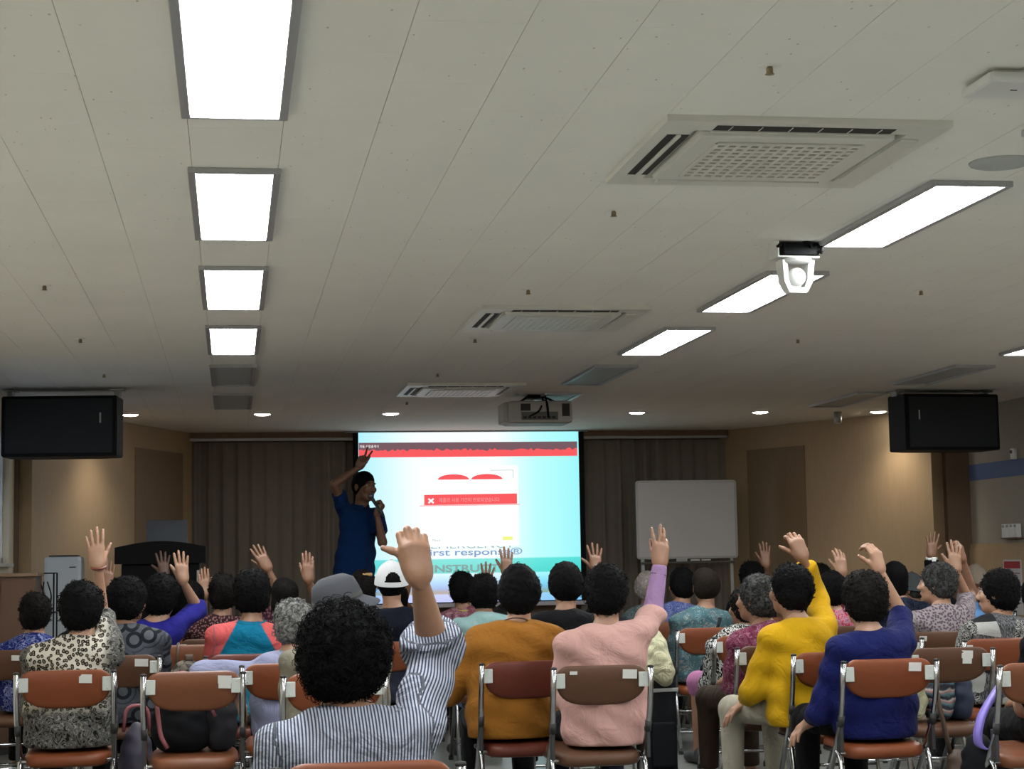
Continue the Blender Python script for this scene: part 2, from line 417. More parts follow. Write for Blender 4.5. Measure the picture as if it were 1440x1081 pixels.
def curls(V, F, n, rad, r, rng, seg=3, steps=6, len_=1.3):
    """small hair curls standing on a surface"""
    a, b, c = V[F[:, 0]], V[F[:, 1]], V[F[:, 3]]; N = np.cross(b - a, c - a); N /= np.linalg.norm(N, axis=1)[:, None] + 1e-9
    pick = rng.choice(len(F), n); VV, FF = [], []
    for q, i in enumerate(pick):
        p, nn = V[F[i]].mean(0), N[i]; t = rng.normal(size=3); t -= nn * (t @ nn); t /= np.linalg.norm(t); u = np.cross(nn, t)
        R = rad * rng.uniform(.6, 1.4); L = len_ * PI * rng.uniform(.7, 1.2); base = len(VV) * 0
        pts = []
        for k in range(steps):
            w = L * k / (steps - 1); pts.append(p - nn * R * .3 + nn * R * math.sin(w) * 1.0 + t * R * (1 - math.cos(w)) + u * R * .5 * k / steps)
        pts = np.array(pts); o = q * steps * seg
        for k in range(steps):
            d = pts[min(k + 1, steps - 1)] - pts[max(k - 1, 0)]; d /= np.linalg.norm(d) + 1e-9; e = np.cross(d, u); e /= np.linalg.norm(e) + 1e-9; g = np.cross(d, e)
            rr = r * (1 - .5 * k / steps)
            for m in range(seg): w = 2 * PI * m / seg; VV.append(pts[k] + rr * (e * math.cos(w) + g * math.sin(w)))
        for k in range(steps - 1):
            for m in range(seg): m2 = (m + 1) % seg; FF.append((o + k * seg + m, o + k * seg + m2, o + (k + 1) * seg + m2, o + (k + 1) * seg + m))
    return np.array(VV), np.array(FF)
def hair_tpl(kind, h, ncurl=200, seed=1):
    rng = np.random.default_rng(seed); ph = rng.uniform(0, 6, 8)
    s = Solid((-.15, -.17, -.16), (.15, .15, .17), h)
    if kind in ('perm', 'big'):
        g = 1.0 if kind == 'perm' else 1.13
        s.ell((0, -.022, .03 if kind == 'perm' else .015), (.095 * g, .108 * g, .101 * (1 if kind == 'perm' else 1.06)), .03).ell((0, -.045, -.035), (.082 * g, .07 * g, .07 * g), .04)
        s.ell((0, .125, -.045), (.076, .085, .105), .02, -1)
        A, f = (.0042, 2 * PI / .036)
    elif kind == 'wave':
        s.ell((0, -.024, .032), (.092, .11, .1), .03).ell((0, -.05, -.03), (.083, .066, .075), .04)
        s.ell((.07, -.04, .0), (.03, .05, .05), .03).ell((-.07, -.04, .0), (.03, .05, .05), .03)
        s.ell((0, .125, -.045), (.074, .085, .105), .02, -1); A, f = (.003, 2 * PI / .06)
    elif kind == 'short':
        s.ell((0, -.018, .034), (.083, .1, .09), .03).ell((0, -.045, -.02), (.074, .058, .062), .04)
        s.ell((0, .12, -.05), (.08, .085, .1), .02, -1)
        for x in (-1, 1): s.ell((x * .085, .0, -.015), (.02, .03, .035), .01, -1)
        s.plane((0, 0, -.07), (0, .35, -1)); A, f = (.0018, 2 * PI / .03)
    elif kind == 'bob':
        s.ell((0, -.024, .03), (.09, .106, .095), .03).ell((0, -.04, -.055), (.088, .066, .075), .04)
        s.ell((0, .12, -.045), (.07, .085, .12), .02, -1); A, f = (.0015, 2 * PI / .05)
    s.wob(lambda X, Y, Z: A * np.sin(f * X + 2 * np.sin(.6 * f * Z + ph[0]) + ph[1]) * np.sin(f * Y + 1.8 * np.sin(.7 * f * X + ph[2]) + ph[3]) * np.sin(f * Z * 1.1 + 1.5 * np.sin(.5 * f * Y + ph[4]) + ph[5]) * 1.6
          + .003 * np.sin(23 * X + ph[6]) * np.sin(27 * Z + ph[7]))
    V, F = s.surf()
    if ncurl:
        rad = .0075 if kind != 'big' else .0085
        v, f2 = curls(V, F, ncurl, rad, .0013 if kind == 'big' else .0021, rng, 3, 6 if kind == 'big' else 5); V, F, _ = join([(V, F, 0), (v, f2, 0)])
    return V, F
HAIR = {}
def hair_mesh(kind, seed=0, h=.0065):
    k = (kind, seed)
    if k not in HAIR:
        nc = {'perm': 420, 'wave': 60, 'short': 0, 'bob': 20, 'big': 2600}[kind]
        V, F = hair_tpl(kind, .005 if kind == 'big' else h, nc, seed + 3); HAIR[k] = mesh_np('hair', V, F)
    return HAIR[k]
def tplm(name, fn, _c={}):
    if name not in _c: _c[name] = fn()
    return _c[name]
def shoe_mesh():
    s = Solid((-.08, -.12, -.02), (.08, .22, .14), .008)
    s.cap((0, -.05, .035), (0, .14, .03), .036, .032, .03).ell((0, .1, .03), (.042, .08, .03), .03).ell((0, -.03, .06), (.034, .045, .045), .02)
    s.plane((0, 0, .0), (0, 0, -1)); V, F = s.surf(); return mesh_np('shoe', V, F)

# ------------------------------------------------------------------ a person from joints
def unit(v): v = np.array(v, float); return v / (np.linalg.norm(v) + 1e-9)
def ik(S, W, hint, L1, L2):
    S, W, hint = map(lambda q: np.array(q, float), (S, W, hint)); d = np.linalg.norm(W - S)
    if d > (L1 + L2) * .995: f = d / ((L1 + L2) * .995); L1 *= f; L2 *= f
    a = (L1 ** 2 - L2 ** 2 + d * d) / (2 * d); hh = math.sqrt(max(L1 * L1 - a * a, 1e-6)); u = (W - S) / d
    n = hint - S; n = n - u * (n @ u); n = unit(n); return S + u * a + n * hh
SKIN = {}; HP = {}
def skin_mat(name, col):
    if name in SKIN: return SKIN[name]
    s = NT(name); v = s.coord(); nz = s.noise(v, 30, 4); s.base(s.mix(nz, col, tuple(c * m for c, m in zip(col, (.82, .7, .62)))))
    s.rough(.5); s.b.inputs['Subsurface Weight'].default_value = .0; s.bump(s.noise(v, 180, 3), .25, .002); SKIN[name] = s.done(); return SKIN[name]
def frame_from(zdir, ydir):
    z = unit(zdir); y = np.array(ydir, float); y = unit(y - z * (y @ z)); x = np.cross(y, z); return np.stack([x, y, z], 1)
def person(label, loc, rz, J, hair, hairmat, topmat, botmat, skin, group='audience members raising their hands', sleeve=(.55, .55), near=False, width=1.0, hyaw=0, hpitch=0, hroll=0,
           hair_s=(1, 1, 1), hem=None, topname='blouse', botname='trousers', seed=0, loose=.012, male=False, shoes=True, hands=('lap', 'lap'), handdir=None, handy=None, mirror=(False, False), hscale=(1, 1), cut_leg=None, legskin=False, cuff=(), under=None):
    """J: joints in the person's own frame (x right, y the way they face): P pelvis, N neck base, H head centre, S/E/W pairs (left, right), hip/knee/ankle pairs"""
    root = empty('person', loc, rz, label, 'person', group); rng = np.random.default_rng(seed + 11); ph = rng.uniform(0, 6, 8)
    dist = math.hypot(loc[0], loc[1]); h = .0075 if near else (.0105 if dist < 9 else .0135)
    P, N, H = (np.array(J[k], float) for k in 'PNH'); sp = N - P
    fl = min(P[2] - .105, 9)
    # ---- body: one surface with head and hands
    Rh = np.array((Matrix.Rotation(hyaw, 3, 'Z') @ Matrix.Rotation(hpitch, 3, 'X') @ Matrix.Rotation(hroll, 3, 'Y')))
    hv, hf, hm = head(.0055 if near or male else .0075, male); hs = J.get('hs', 1.0)
    parts = [(hv * hs @ Rh.T + H, hf, hm)]
    pts = [P, N, H] + [np.array(J[k][i]) for k in ('S', 'E', 'W', 'knee', 'ankle') for i in (0, 1)]
    lo = np.min(pts, 0) - .24; hi = np.max(pts, 0) + .24; lo[2] = max(lo[2], -.02)
    b = Solid(lo, hi, h)
    w = width
    b.ell(P + (0, 0, .01), (.165 * w, .12, .11), .05).ell(P + sp * .45, (.14 * w, .105, .15), .05).ell(P + sp * .75, (.15 * w, .095, .12), .05)
    nk = H + Rh @ np.array((0, -.03, -.10)) * hs; b.cap(N - sp * .1, nk, .058, .05, .04)
    for i in (0, 1):
        S, E, W = (np.array(J[k][i], float) for k in 'SEW'); mid = N - sp * .12 + (0, -.01, 0)
        b.cap(mid, S, .05, .046, .04); b.cap(S, E, .047 * J.get('af', 1), .038 * J.get('af', 1), .02); b.cap(E, W, .040 * J.get('ff', J.get('af', 1)), 0.0222, .012); b.cap(W, W + unit(W - E) * .012, .0225, .021, .01)
        hp, kn, an = (np.array(J[k][i], float) for k in ('hip', 'knee', 'ankle')); b.cap(hp, kn, .066, .048, .03); b.cap(kn, an, .047, .032, .02)
    bv, bf = b.surf(); parts.append((bv, bf, 0))
    for i in (0, 1):
        E, W = np.array(J['E'][i]), np.array(J['W'][i]); pose = hands[i]; hvv, hff = hand(pose, .0035 if near else (.0045 if pose not in ('lap',) else .0065))
        zd = (handdir or {}).get(i); zd = unit(W - E) if zd is None else zd; yd = (handy or {}).get(i)
        if yd is None: yd = (0, 0, -1) if pose == 'lap' else (0, 1, 0)
        R = frame_from(zd, yd); v = hvv.copy() * hscale[i]; f = hff
        if mirror[i]: v[:, 0] *= -1; f = f[:, ::-1]
        parts.append((v @ R.T + W, f, 0))
    V, F, M = join(parts); me = mesh_np('body', V, F, M)
    o = link('body', me, [skin, MAT['eye_white'], MAT['iris'], MAT['lip']], root)
    # ---- hair
    if hair:
        ho = link('hair', hair_mesh(hair, seed % 3 if hair in ('perm', 'wave') else 0), [], root); remat(ho, hairmat)
        ho.matrix_local = Matrix.Translation(H) @ Matrix(Rh.tolist()).to_4x4() @ Matrix.Diagonal((hair_s[0] * hs, hair_s[1] * hs, hair_s[2] * hs, 1)); 
    # ---- top
    t = Solid(lo, hi, h); g = loose
    t.ell(P + (0, 0, .0), (.178 * w + g, .135 + g, .21 + g), .05).ell(P + sp * .32, (.165 * w + g, .125 + g, .15), .06).ell(P + sp * .62, (.16 * w + g, .105 + g, .14), .06)
    t.ell(P + sp * .8 + (0, -.012, 0), (.155 * w + g, .088 + g, .095 + g), .05)
    t.ell(N - sp * .08 + (0, -.004, -.01), (.085, .066 + g, .045), .04)
    bones = [(P, N, .16)]
    for i in (0, 1):
        S, E, W = (np.array(J[k][i], float) for k in 'SEW'); mid = N - sp * .14 + (0, -.01, -.005); t.cap(mid, S, .046 + g, .045 + g, .05)
        sl = sleeve[i]; ra, rb, rc = .052 * J.get('af', 1) + g, .047 * J.get('af', 1) + g, .036 + g; bones += [(S, E, .06), (E, W, .045)]
        if sl <= .5:
            q = S + (E - S) * (sl / .5); t.cap(S, q + unit(E - S) * .03, ra, ra + (rb - ra) * sl * 2, .03, (q, E - S))
        else:
            t.cap(S, E, ra, rb, .03); u = (sl - .5) / .5; q = E + (W - E) * u; t.cap(E, q + unit(W - E) * .03, rb, rb + (rc - rb) * u, .025, (q, W - E))
    if cuff:
        for i in cuff:
            S, E, W = (np.array(J[k][i], float) for k in 'SEW'); u = (sleeve[i] - .5) / .5; q = E + (W - E) * u; d_ = unit(W - E)
            t.cap(q - d_ * .06, q + d_ * .03, .047 * J.get('ff', 1) + g + .012, .044 * J.get('ff', 1) + g + .012, .004, (q, W - E))
    if under:
        i, um = under; S, E, W = (np.array(J[k][i], float) for k in 'SEW'); us = Solid(lo, hi, h); us.cap(S, E, .05, .05, .02); us.cap(E, W + unit(W - E) * .02, .048, .034, .02, (W, W - E)); V, F = us.surf()
        link('undersleeve', mesh_np('undersleeve', V, F, None, {'pat': V.copy()}), um, root)
    HP[root.name] = (H, Rh, hs, J, root)
    zc = hem if hem is not None else P[2] - .095
    t.wob(lambda X, Y, Z: .0048 * np.sin(48 * (Z + .25 * X) + 2.5 * np.sin(8 * X + ph[0]) + 2 * np.sin(11 * Y + ph[1])) + .004 * np.sin(33 * X + 3 * np.sin(7 * Z + ph[2])) * np.sin(9 * Z + ph[3]))
    t.plane((0, 0, zc), (0, 0, -1)); V, F = t.surf()
    # pattern coordinates follow the nearest bone
    best = np.full(len(V), 9.0); pat = np.zeros((len(V), 3))
    for k, (a, c, r) in enumerate(bones):
        a = np.array(a); e = np.array(c) - a; L = np.linalg.norm(e); u = np.clip((V - a) @ e / L ** 2, 0 if k else -.5, 1.2); d = np.linalg.norm(V - a - u[:, None] * e, axis=1) / r
        m = d < best; best[m] = d[m]
        if k == 0: pat[m] = V[m] * (1, .6, 1)
        else:
            fr = frame_from(e, (0.1, 1, 0.05)); q = (V - a) @ fr; pat[m] = (q + (1 + .37 * k, 0, .11 * k))[m]
    to = link(topname, mesh_np('top', V, F, None, {'pat': pat}), topmat, root)
    # ---- trousers
    if botmat:
        lg = Solid(lo, (hi[0], hi[1], P[2] + .1), max(h, .0105)); lg.ell(P + (0, .015, -.005), (.160 * w, .118, .095), .04)
        for i in (0, 1):
            hp, kn, an = (np.array(J[k][i], float) for k in ('hip', 'knee', 'ankle')); e = kn + (an - kn) * (cut_leg or .93)
            lg.cap(hp, kn, .085, .066, .04); lg.cap(kn, e + unit(an - kn) * .02, .064, .05, .03, (e, an - kn))
        lg.plane((0, 0, P[2] + .06), (0, 0, 1)); V, F = lg.surf(); pat = V.copy()
        link(botname, mesh_np('bottom', V, F, None, {'pat': pat}), botmat, root)
    if shoes:
        for i in (0, 1):
            an = np.array(J['ankle'][i]); so = link('shoe', tplm('shoe', shoe_mesh), [], root); remat(so, MAT['shoe'])
            so.location = (an[0], an[1] + .01, an[2] - .085); so.rotation_euler = (0, 0, (-.12, .12)[1 - i])
    return root
SEAT = .437
def seated(label, Y, head_px, top_px, body_px, hair='perm', hm='hair_black', top='t', sleeve=(.42, .42), bottom='pants_black', skin='skin', rz=0, hyaw=0, hpitch=.0, hroll=0,
           arms=None, width=1.0, hs=1.0, seed=0, near=False, hair_top=.141, group=None, slouch=0, knees=None, bodyz=0, hsx=(1, 1, 1), **kw):
    """arms: {0: left, 1: right} -> dict(w=(px,py), e=(px,py), tip=(px,py), dy=forward, thumb='L'/'R' as seen, pose=...)"""
    wp = at_y(body_px, 900, Y); bx = wp.x + .0; loc = (bx, Y, 0); Mi = RZ(-rz) @ TR(-bx, -Y, 0)
    hp = at_y(head_px, top_px, Y - .0); H = Mi @ Vector((hp.x, Y + .01, hp.z - hair_top * hs * hsx[2])); H = np.array(H)
    N = np.array((H[0] * .45, -.035 - slouch * .3, H[2] - .158 + bodyz)); P = np.array((0, -.035, SEAT + .105))
    S = [np.array((N[0] + s * .158 * width, N[1] - .004, N[2] - .070)) for s in (-1, 1)]
    k = (N[2] - P[2]) / .41; E, W = [None, None], [None, None]; hands = ['lap', 'lap']; hd, hy = {}, {}; mir = [True, False]; hsc = [1, 1]
    kx = knees or .12
    J = dict(P=P, N=N, H=H, hs=hs, hip=[(-.09, .02, SEAT + .085), (.09, .02, SEAT + .085)], knee=[(-kx, .43, SEAT + .06), (kx, .43, SEAT + .06)], ankle=[(-kx - .01, .42, .09), (kx + .01, .42, .09)])
    for i in (0, 1):
        s = (-1, 1)[i]; a = (arms or {}).get(i)
        if a is None:
            W[i] = np.array((s * .09, .27, SEAT + .165)); E[i] = ik(S[i], W[i], S[i] + (s * .13, -.2, -.3), .27, .24); hd[i] = unit((-s * .25, 1, -.25)); hy[i] = (0, -.2, -1)
        else:
            dy = a.get('dy', .1); wv = Mi @ at_y(*a['w'], Y + dy); ev = Mi @ at_y(*a['e'], Y + a.get('dye', dy * .8 + .05))
            up = a.get('up', .036); S[i] = S[i] + (-s * .015, .01, up); W[i] = np.array(wv); E[i] = ik(S[i], W[i], np.array(ev), .28, .235)
            dl = np.linalg.norm(W[i] - S[i])
            if dl > .53: print('ARM LONG', label[:30], round(dl, 2))
            if 'tip' in a: hd[i] = unit(np.array(Mi @ at_y(*a['tip'], Y + dy + a.get('dt', 0))) - W[i])
            hands[i] = a.get('pose', 'open'); tw = a.get('turn', 0); vy = Matrix.Rotation(tw, 3, 'Z') @ Vector((0, 1, 0)); hy[i] = tuple(Mi.to_3x3() @ Vector(a.get('palm', tuple(vy))))
            mir[i] = a.get('thumb', 'L') == 'R'; hsc[i] = a.get('s', 1.0)
    J.update(S=S, E=E, W=W, af=kw.pop('af', 1)); J['ff'] = kw.pop('ff', J['af'])
    return person(label, loc, rz, J, hair, MAT[hm], MAT[top], MAT[bottom] if bottom else None, MAT[skin], group or 'seated audience', sleeve, near, width, -hyaw if False else hyaw, hpitch, hroll,
                  hsx, None, seed=seed, hands=hands, handdir=hd, handy=hy, mirror=mir, hscale=hsc, **kw)

# ------------------------------------------------------------------ room
m_ceil = NT('ceiling_board'); v = m_ceil.coord()
_oi = m_ceil.n('ShaderNodeObjectInfo').outputs['Location']; _pv = m_ceil.n('ShaderNodeVectorMath', {0: v, 1: _oi}, operation='ADD').outputs[0]
_pin = m_ceil.ramp(m_ceil.vor(m_ceil.map(_pv, (1, .45, 1), (0, 0, .5)), 26), [(.0, (1, 1, 1)), (.075, (1, 1, 1)), (.10, (0, 0, 0))])
_gate = m_ceil.ramp(m_ceil.noise(_pv, 5, 2), [(.48, (0, 0, 0)), (.56, (1, 1, 1))])
_c = m_ceil.mix(m_ceil.noise(_pv, 1.7, 4), (.765, .76, .715), (.86, .855, .805))
m_ceil.base(m_ceil.mix(m_ceil.math('MULTIPLY', m_ceil.math('MULTIPLY', _pin, _gate), .55), _c, (.25, .23, .2))); m_ceil.rough(.9); m_ceil = m_ceil.done()
m_gap = plain('ceiling_gap', (.42, .41, .37), .9)
m_wood = wood('wood_panel', (.50, .37, .23), (.40, .285, .17), .45)
m_woodd = wood('wood_door', (.30, .20, .12), (.22, .145, .085), .5)
m_wooddk = wood('wood_dark', (.20, .12, .07), (.14, .085, .05), .5)
m_grey = plain('grey_wall_paper', (.34, .31, .265), .8, bump=.2, bscale=90, var=.25)
m_blue = plain('blue_band', (.09, .14, .30), .7)
m_black = plain('black_plastic', (.004, .0045, .006), .6, spec=.15)
m_white = plain('white_plastic', (.72, .73, .72), .35)
m_chrome = plain('chrome_tube', (.36, .36, .37), .22, 1.0)
m_steel = plain('grey_steel', (.36, .37, .37), .4, .6)
m_floor = NT('floor_vinyl'); v = m_floor.coord()
_c = m_floor.mix(m_floor.noise(v, 3, 5), (.115, .12, .11), (.155, .16, .148)); m_floor.base(m_floor.mix(m_floor.math('MULTIPLY', m_floor.noise(v, 60, 3), .5), _c, (.11, .115, .105)))
m_floor.rough(.28); m_floor = m_floor.done()

XL, XR, YB, YF = -1.86, 7.12, -3.0, 19.3
def struct(o): return tag(o, kind='structure')
fl = MB().box((XL - .3, YB - .3, -.12), (XR + .8, YF + .6, 0)).build('floor', m_floor); struct(fl)
fm = MB()
tt = plain('floor_tile_face', (.235, .245, .23), .3, var=.3)
# vinyl tiles as thin pieces (0.6 m), the ones between the chairs in view
tile_me = None; nt = 0
for i in range(-3, 12):
    for j in range(5, 24):
        x, y = i * .6, j * .6
        if x < XL + .02 or x + .6 > XR: continue
        if not (-.15 * y - .3 < x < .47 * y): continue
        if tile_me is None:
            to = MB().bbox((.001, .001, 0), (.5985, .5985, .002), .0008).build('floor_tile', m_floor, fl); tile_me = to.data
        else:
            to = bpy.data.objects.new('floor_tile', tile_me); COL.objects.link(to); to.parent = fl
        to.location = (x, y, .0); nt += 1
ceil = MB().box((XL - .3, YB - .3, CEIL + .012), (XR + .8, YF + .6, CEIL + .25)).build('ceiling', m_gap); struct(ceil)
cand = []
for n in range(-8, 24):
    x = .164 + .3 * n
    ph = 4.759 if n % 2 == 0 else 4.459
    for j in range(-14, 26):
        y = ph + .6 * j
        if x < XL - .1 or x > XR + .3 or y < YB - .2 or y > YF: continue
        pxl = 326 + 2500 * (x + .15) / max(y + .3, .1); vis = y > 3.6 and -60 < pxl < 1560
        cand.append((0 if vis else 1, y, x))
cand.sort(); tb = MB(); tm = None
for k, (nv, y, x) in enumerate(cand):
    if k < 300 and nv == 0:
        if tm is None:
            to = MB().bbox((.0008, .0004, 0), (.2992, .5996, .0125), .0007).build('ceiling_tile', m_ceil, ceil); tm = to.data
        else:
            to = bpy.data.objects.new('ceiling_tile', tm); COL.objects.link(to); to.parent = ceil
        to.location = (x, y, CEIL)
    else: tb.box((x + .0008, y + .0004, CEIL), (x + .2992, y + .5996, CEIL + .0125))
tag(tb.build('far_tiling', m_ceil, ceil), kind='stuff')

def wall_seg(name, A, B, z0, z1, mat, t=.15, parent=None, off=0):
    """upright slab from A to B, its face on the A-B line, thickness to the left of A->B"""
    a, b = Vector((*A, 0)), Vector((*B, 0)); e = (b - a); L = e.length; ang = math.atan2(e.y, e.x)
    m = TR(a.x, a.y, 0) @ RZ(ang)
    o = MB().box((0, off, z0), (L, off + t, z1), M=None).build(name, mat, parent)
    o.matrix_world = m; return o
def lerp2(A, B, t): return (A[0] + (B[0] - A[0]) * t, A[1] + (B[1] - A[1]) * t)
ZC = CEIL + .03
# back wall behind the curtains
w = struct(wall_seg('wall_back', (-.62, YF), (5.63, YF), 0, ZC, m_wooddk)); 
# right splayed wall with recessed door
A, B = (5.53, YF), (7.02, 16.33)
t1, t2, t3 = at_wall(1068, A, B), at_wall(1149, A, B), at_wall(1327, A, B)
A2 = lerp2(A, B, t3); d1, d2 = lerp2(A, B, t1), lerp2(A, B, t2)
def zpx(px, py, XY): 
    q = at_y(px, py, XY[1]); return q.z
zd = zpx(1110, 630, lerp2(A, B, (t1 + t2) / 2))
wr = struct(wall_seg('wall_right', d2, A2, 0, ZC, m_wood, -.16))
wall_seg('wall_panel', A, d1, 0, ZC, m_wood, -.16).parent = None
bpy.context.view_layer.update()
pn = COL.objects['wall_panel']; pn.name = 'wall_right_back'; struct(pn)
struct(wall_seg('trim_1', d1, d2, zd, ZC, m_wood, -.16))
dr = struct(wall_seg('door_1', d1, d2, 0, zd, m_woodd, -.05)); dr.matrix_world = dr.matrix_world @ TR(0, -.12, 0)
L12 = (Vector(d2) - Vector(d1)).length
hb = MB().tube([(L12 * .07 + .09, .05, 1.0), (L12 * .07 + .09, .05, 1.16)], .009).box((L12 * .07 + .075, 0, 1.0), (L12 * .07 + .105, .008, 1.17)).build('door_handle', m_steel, dr)
# thin shadow joint lines in the right panels (panels as pieces)
Lw = (Vector(A2) - Vector(d2)).length; npan = 3
for i in range(npan):
    p = MB().bbox((Lw * i / npan + .002, -.0, .1), (Lw * (i + 1) / npan - .002, .012, ZC - .02), .002).build('wall_panel', m_wood, wr); p.location = (0, 0, 0)
# reveal and grey side wall
cy = A2[1] - .75
B1 = (XR, at_wall(1357, (XR, 0), (XR, 20)) * 20)
rev = struct(wall_seg('trim_2', A2, (XR + .12, A2[1] - .02), 0, ZC, m_wooddk, -.1))
struct(wall_seg('trim_3', (XR + .05, A2[1]), (XR + .05, B1[1]), 0, ZC, m_wooddk, .2))
gw = struct(wall_seg('wall_side_right', (XR, B1[1]), (XR, YB), 0, ZC, m_grey, .25))
zs0, zs1 = at_y(1358, 677, B1[1]).z, at_y(1358, 655, B1[1]).z
struct(MB().box((XR - .004, YB, zs0), (XR + .05, B1[1], zs1)).build('trim_4', m_blue))
zl = at_y(1360, 765, B1[1]).z
wn = struct(MB().box((XR - .02, YB, .0), (XR + .05, B1[1], zl)).build('wainscot_trim', m_wood)); wn.name = 'trim_5'
for i in range(6): MB().bbox((XR - .03, B1[1] - 1.2 * (i + 1) + .003, .1), (XR - .02, B1[1] - 1.2 * i - .003, zl - .05), .002).build('wainscot_panel', m_wood, wn)
# left splayed wall with door recess, then side wall with window
C0, C1 = (-.52, YF), (-1.86, 15.95)
u1, u2 = at_wall(236, C0, C1), at_wall(168, C0, C1)
e1, e2 = lerp2(C0, C1, u1), lerp2(C0, C1, u2)
zdl = at_y(200, 634, (e1[1] + e2[1]) / 2).z
struct(wall_seg('wall_left_back', C0, e1, 0, ZC, m_wood, .16))
wl = struct(wall_seg('wall_left', e2, C1, 0, ZC, m_wood, .16))
struct(wall_seg('trim_6', e1, e2, zdl, ZC, m_wood, .16))
dl = struct(wall_seg('door_2', e1, e2, 0, zdl, m_woodd, .05)); dl.matrix_world = dl.matrix_world @ TR(0, .12, 0)
MB().tube([(.12, -.05, 1.0), (.12, -.05, 1.16)], .009).box((.105, -.008, 1.0), (.135, 0, 1.17)).build('door_handle', m_steel, dl)
Ll = (Vector(C1) - Vector(e2)).length
for i in range(2): MB().bbox((Ll * i / 2 + .002, -.012, .1), (Ll * (i + 1) / 2 - .002, 0, ZC - .02), .002).build('wall_panel', m_wood, wl)
# side wall left with window opening
wy1 = at_wall(13, (XL, 0), (XL, 20)) * 20; wz0 = at_y(8, 792, wy1).z; wz1 = 2.42; wy0 = wy1 - 3.2
m_cream = plain('cream_wall', (.72, .66, .54), .8)
sw = struct(MB().box((XL - .2, YB, 0), (XL, wy0, ZC)).build('wall_side_left', m_cream))
MB().box((XL - .2, wy1, 0), (XL, C1[1], ZC)).build('wall_pier', m_cream, sw)
MB().box((XL - .2, wy0, 0), (XL, wy1, wz0)).build('wall_below_window', m_cream, sw)
MB().box((XL - .2, wy0, wz1), (XL, wy1, ZC)).build('wall_above_window', m_cream, sw)
wf = MB(); b = .05
for lo, hi in (((XL - .12, wy0, wz0), (XL - .05, wy1, wz0 + b)), ((XL - .12, wy0, wz1 - b), (XL - .05, wy1, wz1)), ((XL - .12, wy0, wz0), (XL - .05, wy0 + b, wz1)), ((XL - .12, wy1 - b, wz0), (XL - .05, wy1, wz1)), ((XL - .12, (wy0 + wy1) / 2 - .03, wz0), (XL - .05, (wy0 + wy1) / 2 + .03, wz1))): wf.bbox(lo, hi, .004)
win = struct(wf.build('window_1', m_white))
glass = NT('window_glass'); glass.b.inputs['Transmission Weight'].default_value = 1; glass.rough(.35); glass.base((.8, .85, .9)); glass = glass.done()
MB().box((XL - .09, wy0 + .04, wz0 + .04), (XL - .084, wy1 - .04, wz1 - .04)).build('window_pane', glass, win)
MB().bbox((XL - .06, wy0 - .03, wz0 - .03), (XL + .04, wy1 + .03, wz0), .004).build('window_sill', m_white, win)
struct(MB().box((XL - .01, C1[1] - .07, 0), (XL + .035, C1[1] + .02, ZC)).build('trim_7', m_wooddk))
struct(MB().box((XL - .3, YB - .2, 0), (XR + .3, YB, ZC)).build('wall_rear', m_cream))
# stage
ST = .3
m_stage = wood('stage_wood', (.16, .10, .06), (.11, .07, .045), .4)
stg = MB().prism([(XL + .06, 14.1), (6.9, 14.1), (6.9, 16.2), (5.45, 19.25), (-.48, 19.25), (XL + .06, 15.8)], 0.003, ST).build('stage', m_stage)
struct(stg)
MB().bbox((XL + .06, 14.07, ST - .04), (6.9, 14.11, ST + .004), .004).build('nosing', m_steel, stg)

# ------------------------------------------------------------------ ceiling light panels
m_frame = plain('light_frame', (.42, .43, .45), .35, .3)
m_lit = emit('lit_diffuser', (.97, 1, 1), PANEL); m_off = plain('unlit_diffuser', (.42, .44, .44), .5)
def light_panel(x, y, lit):
    r = empty('ceiling_light', (x, y, CEIL))
    f = MB(); w, l, t, d = .163, .665, .028, .022
    f.bbox((-w, -l, -d), (-w + t, l, 0), .003).bbox((w - t, -l, -d), (w, l, 0), .003).bbox((-w + t, -l, -d), (w - t, -l + t * .6, 0), .003).bbox((-w + t, l - t * .6, -d), (w - t, l, 0), .003)
    f.build('frame', m_frame, r); MB().bbox((-w + t, -l + .017, -.012), (w - t, l - .017, 0), .003).build('diffuser', m_lit if lit else m_off, r); return r
ordn = ['first', 'second', 'third', 'fourth']; l0 = None
rows = [(.011, 'left row', [2.70, 4.80, 6.90, 9.0, 11.1, 13.2, 15.3]), (2.757, 'middle row', [2.70, 4.8, 6.9, 9.0, 11.1, 13.2, 15.3]), (5.503, 'right row', [2.7, 4.8, 6.9, 9.0, 11.1, 13.2, 15.3])]
posn = {4.8: 'nearest the camera', 6.9: 'second nearest', 9.0: 'third from the camera', 11.1: 'last lit one', 13.2: 'nearer of the two dark ones', 15.3: 'farthest, dark one by the stage', 2.7: 'above the camera position'}
lab = {('left row', 4.8): 'large white lit ceiling panel cut off at the top edge, above the left aisle',
 ('left row', 6.9): 'lit rectangular ceiling panel in the left row, second nearest', ('left row', 9.0): 'lit ceiling panel in the left row, third nearest',
 ('left row', 11.1): 'smallest lit ceiling panel of the left row, before the dark panels', ('left row', 13.2): 'unlit grey ceiling panel of the left row, nearer one',
 ('left row', 15.3): 'unlit grey ceiling panel of the left row, farthest beside the downlights', ('middle row', 6.9): 'lit slanting ceiling panel right of the large ceiling cassette',
 ('middle row', 9.0): 'lit ceiling panel partly behind the white dome camera', ('middle row', 11.1): 'smallest lit slanting ceiling panel in the middle of the ceiling',
 ('middle row', 13.2): 'unlit grey ceiling panel behind the small lit one, above the projector', ('middle row', 15.3): 'unlit ceiling panel catching screen glow behind the projector',
 ('right row', 11.1): 'lit ceiling panel cut off at the right edge', ('right row', 13.2): 'unlit grey ceiling panel above the right loudspeaker', ('right row', 15.3): 'farthest unlit ceiling panel left of the right loudspeaker'}
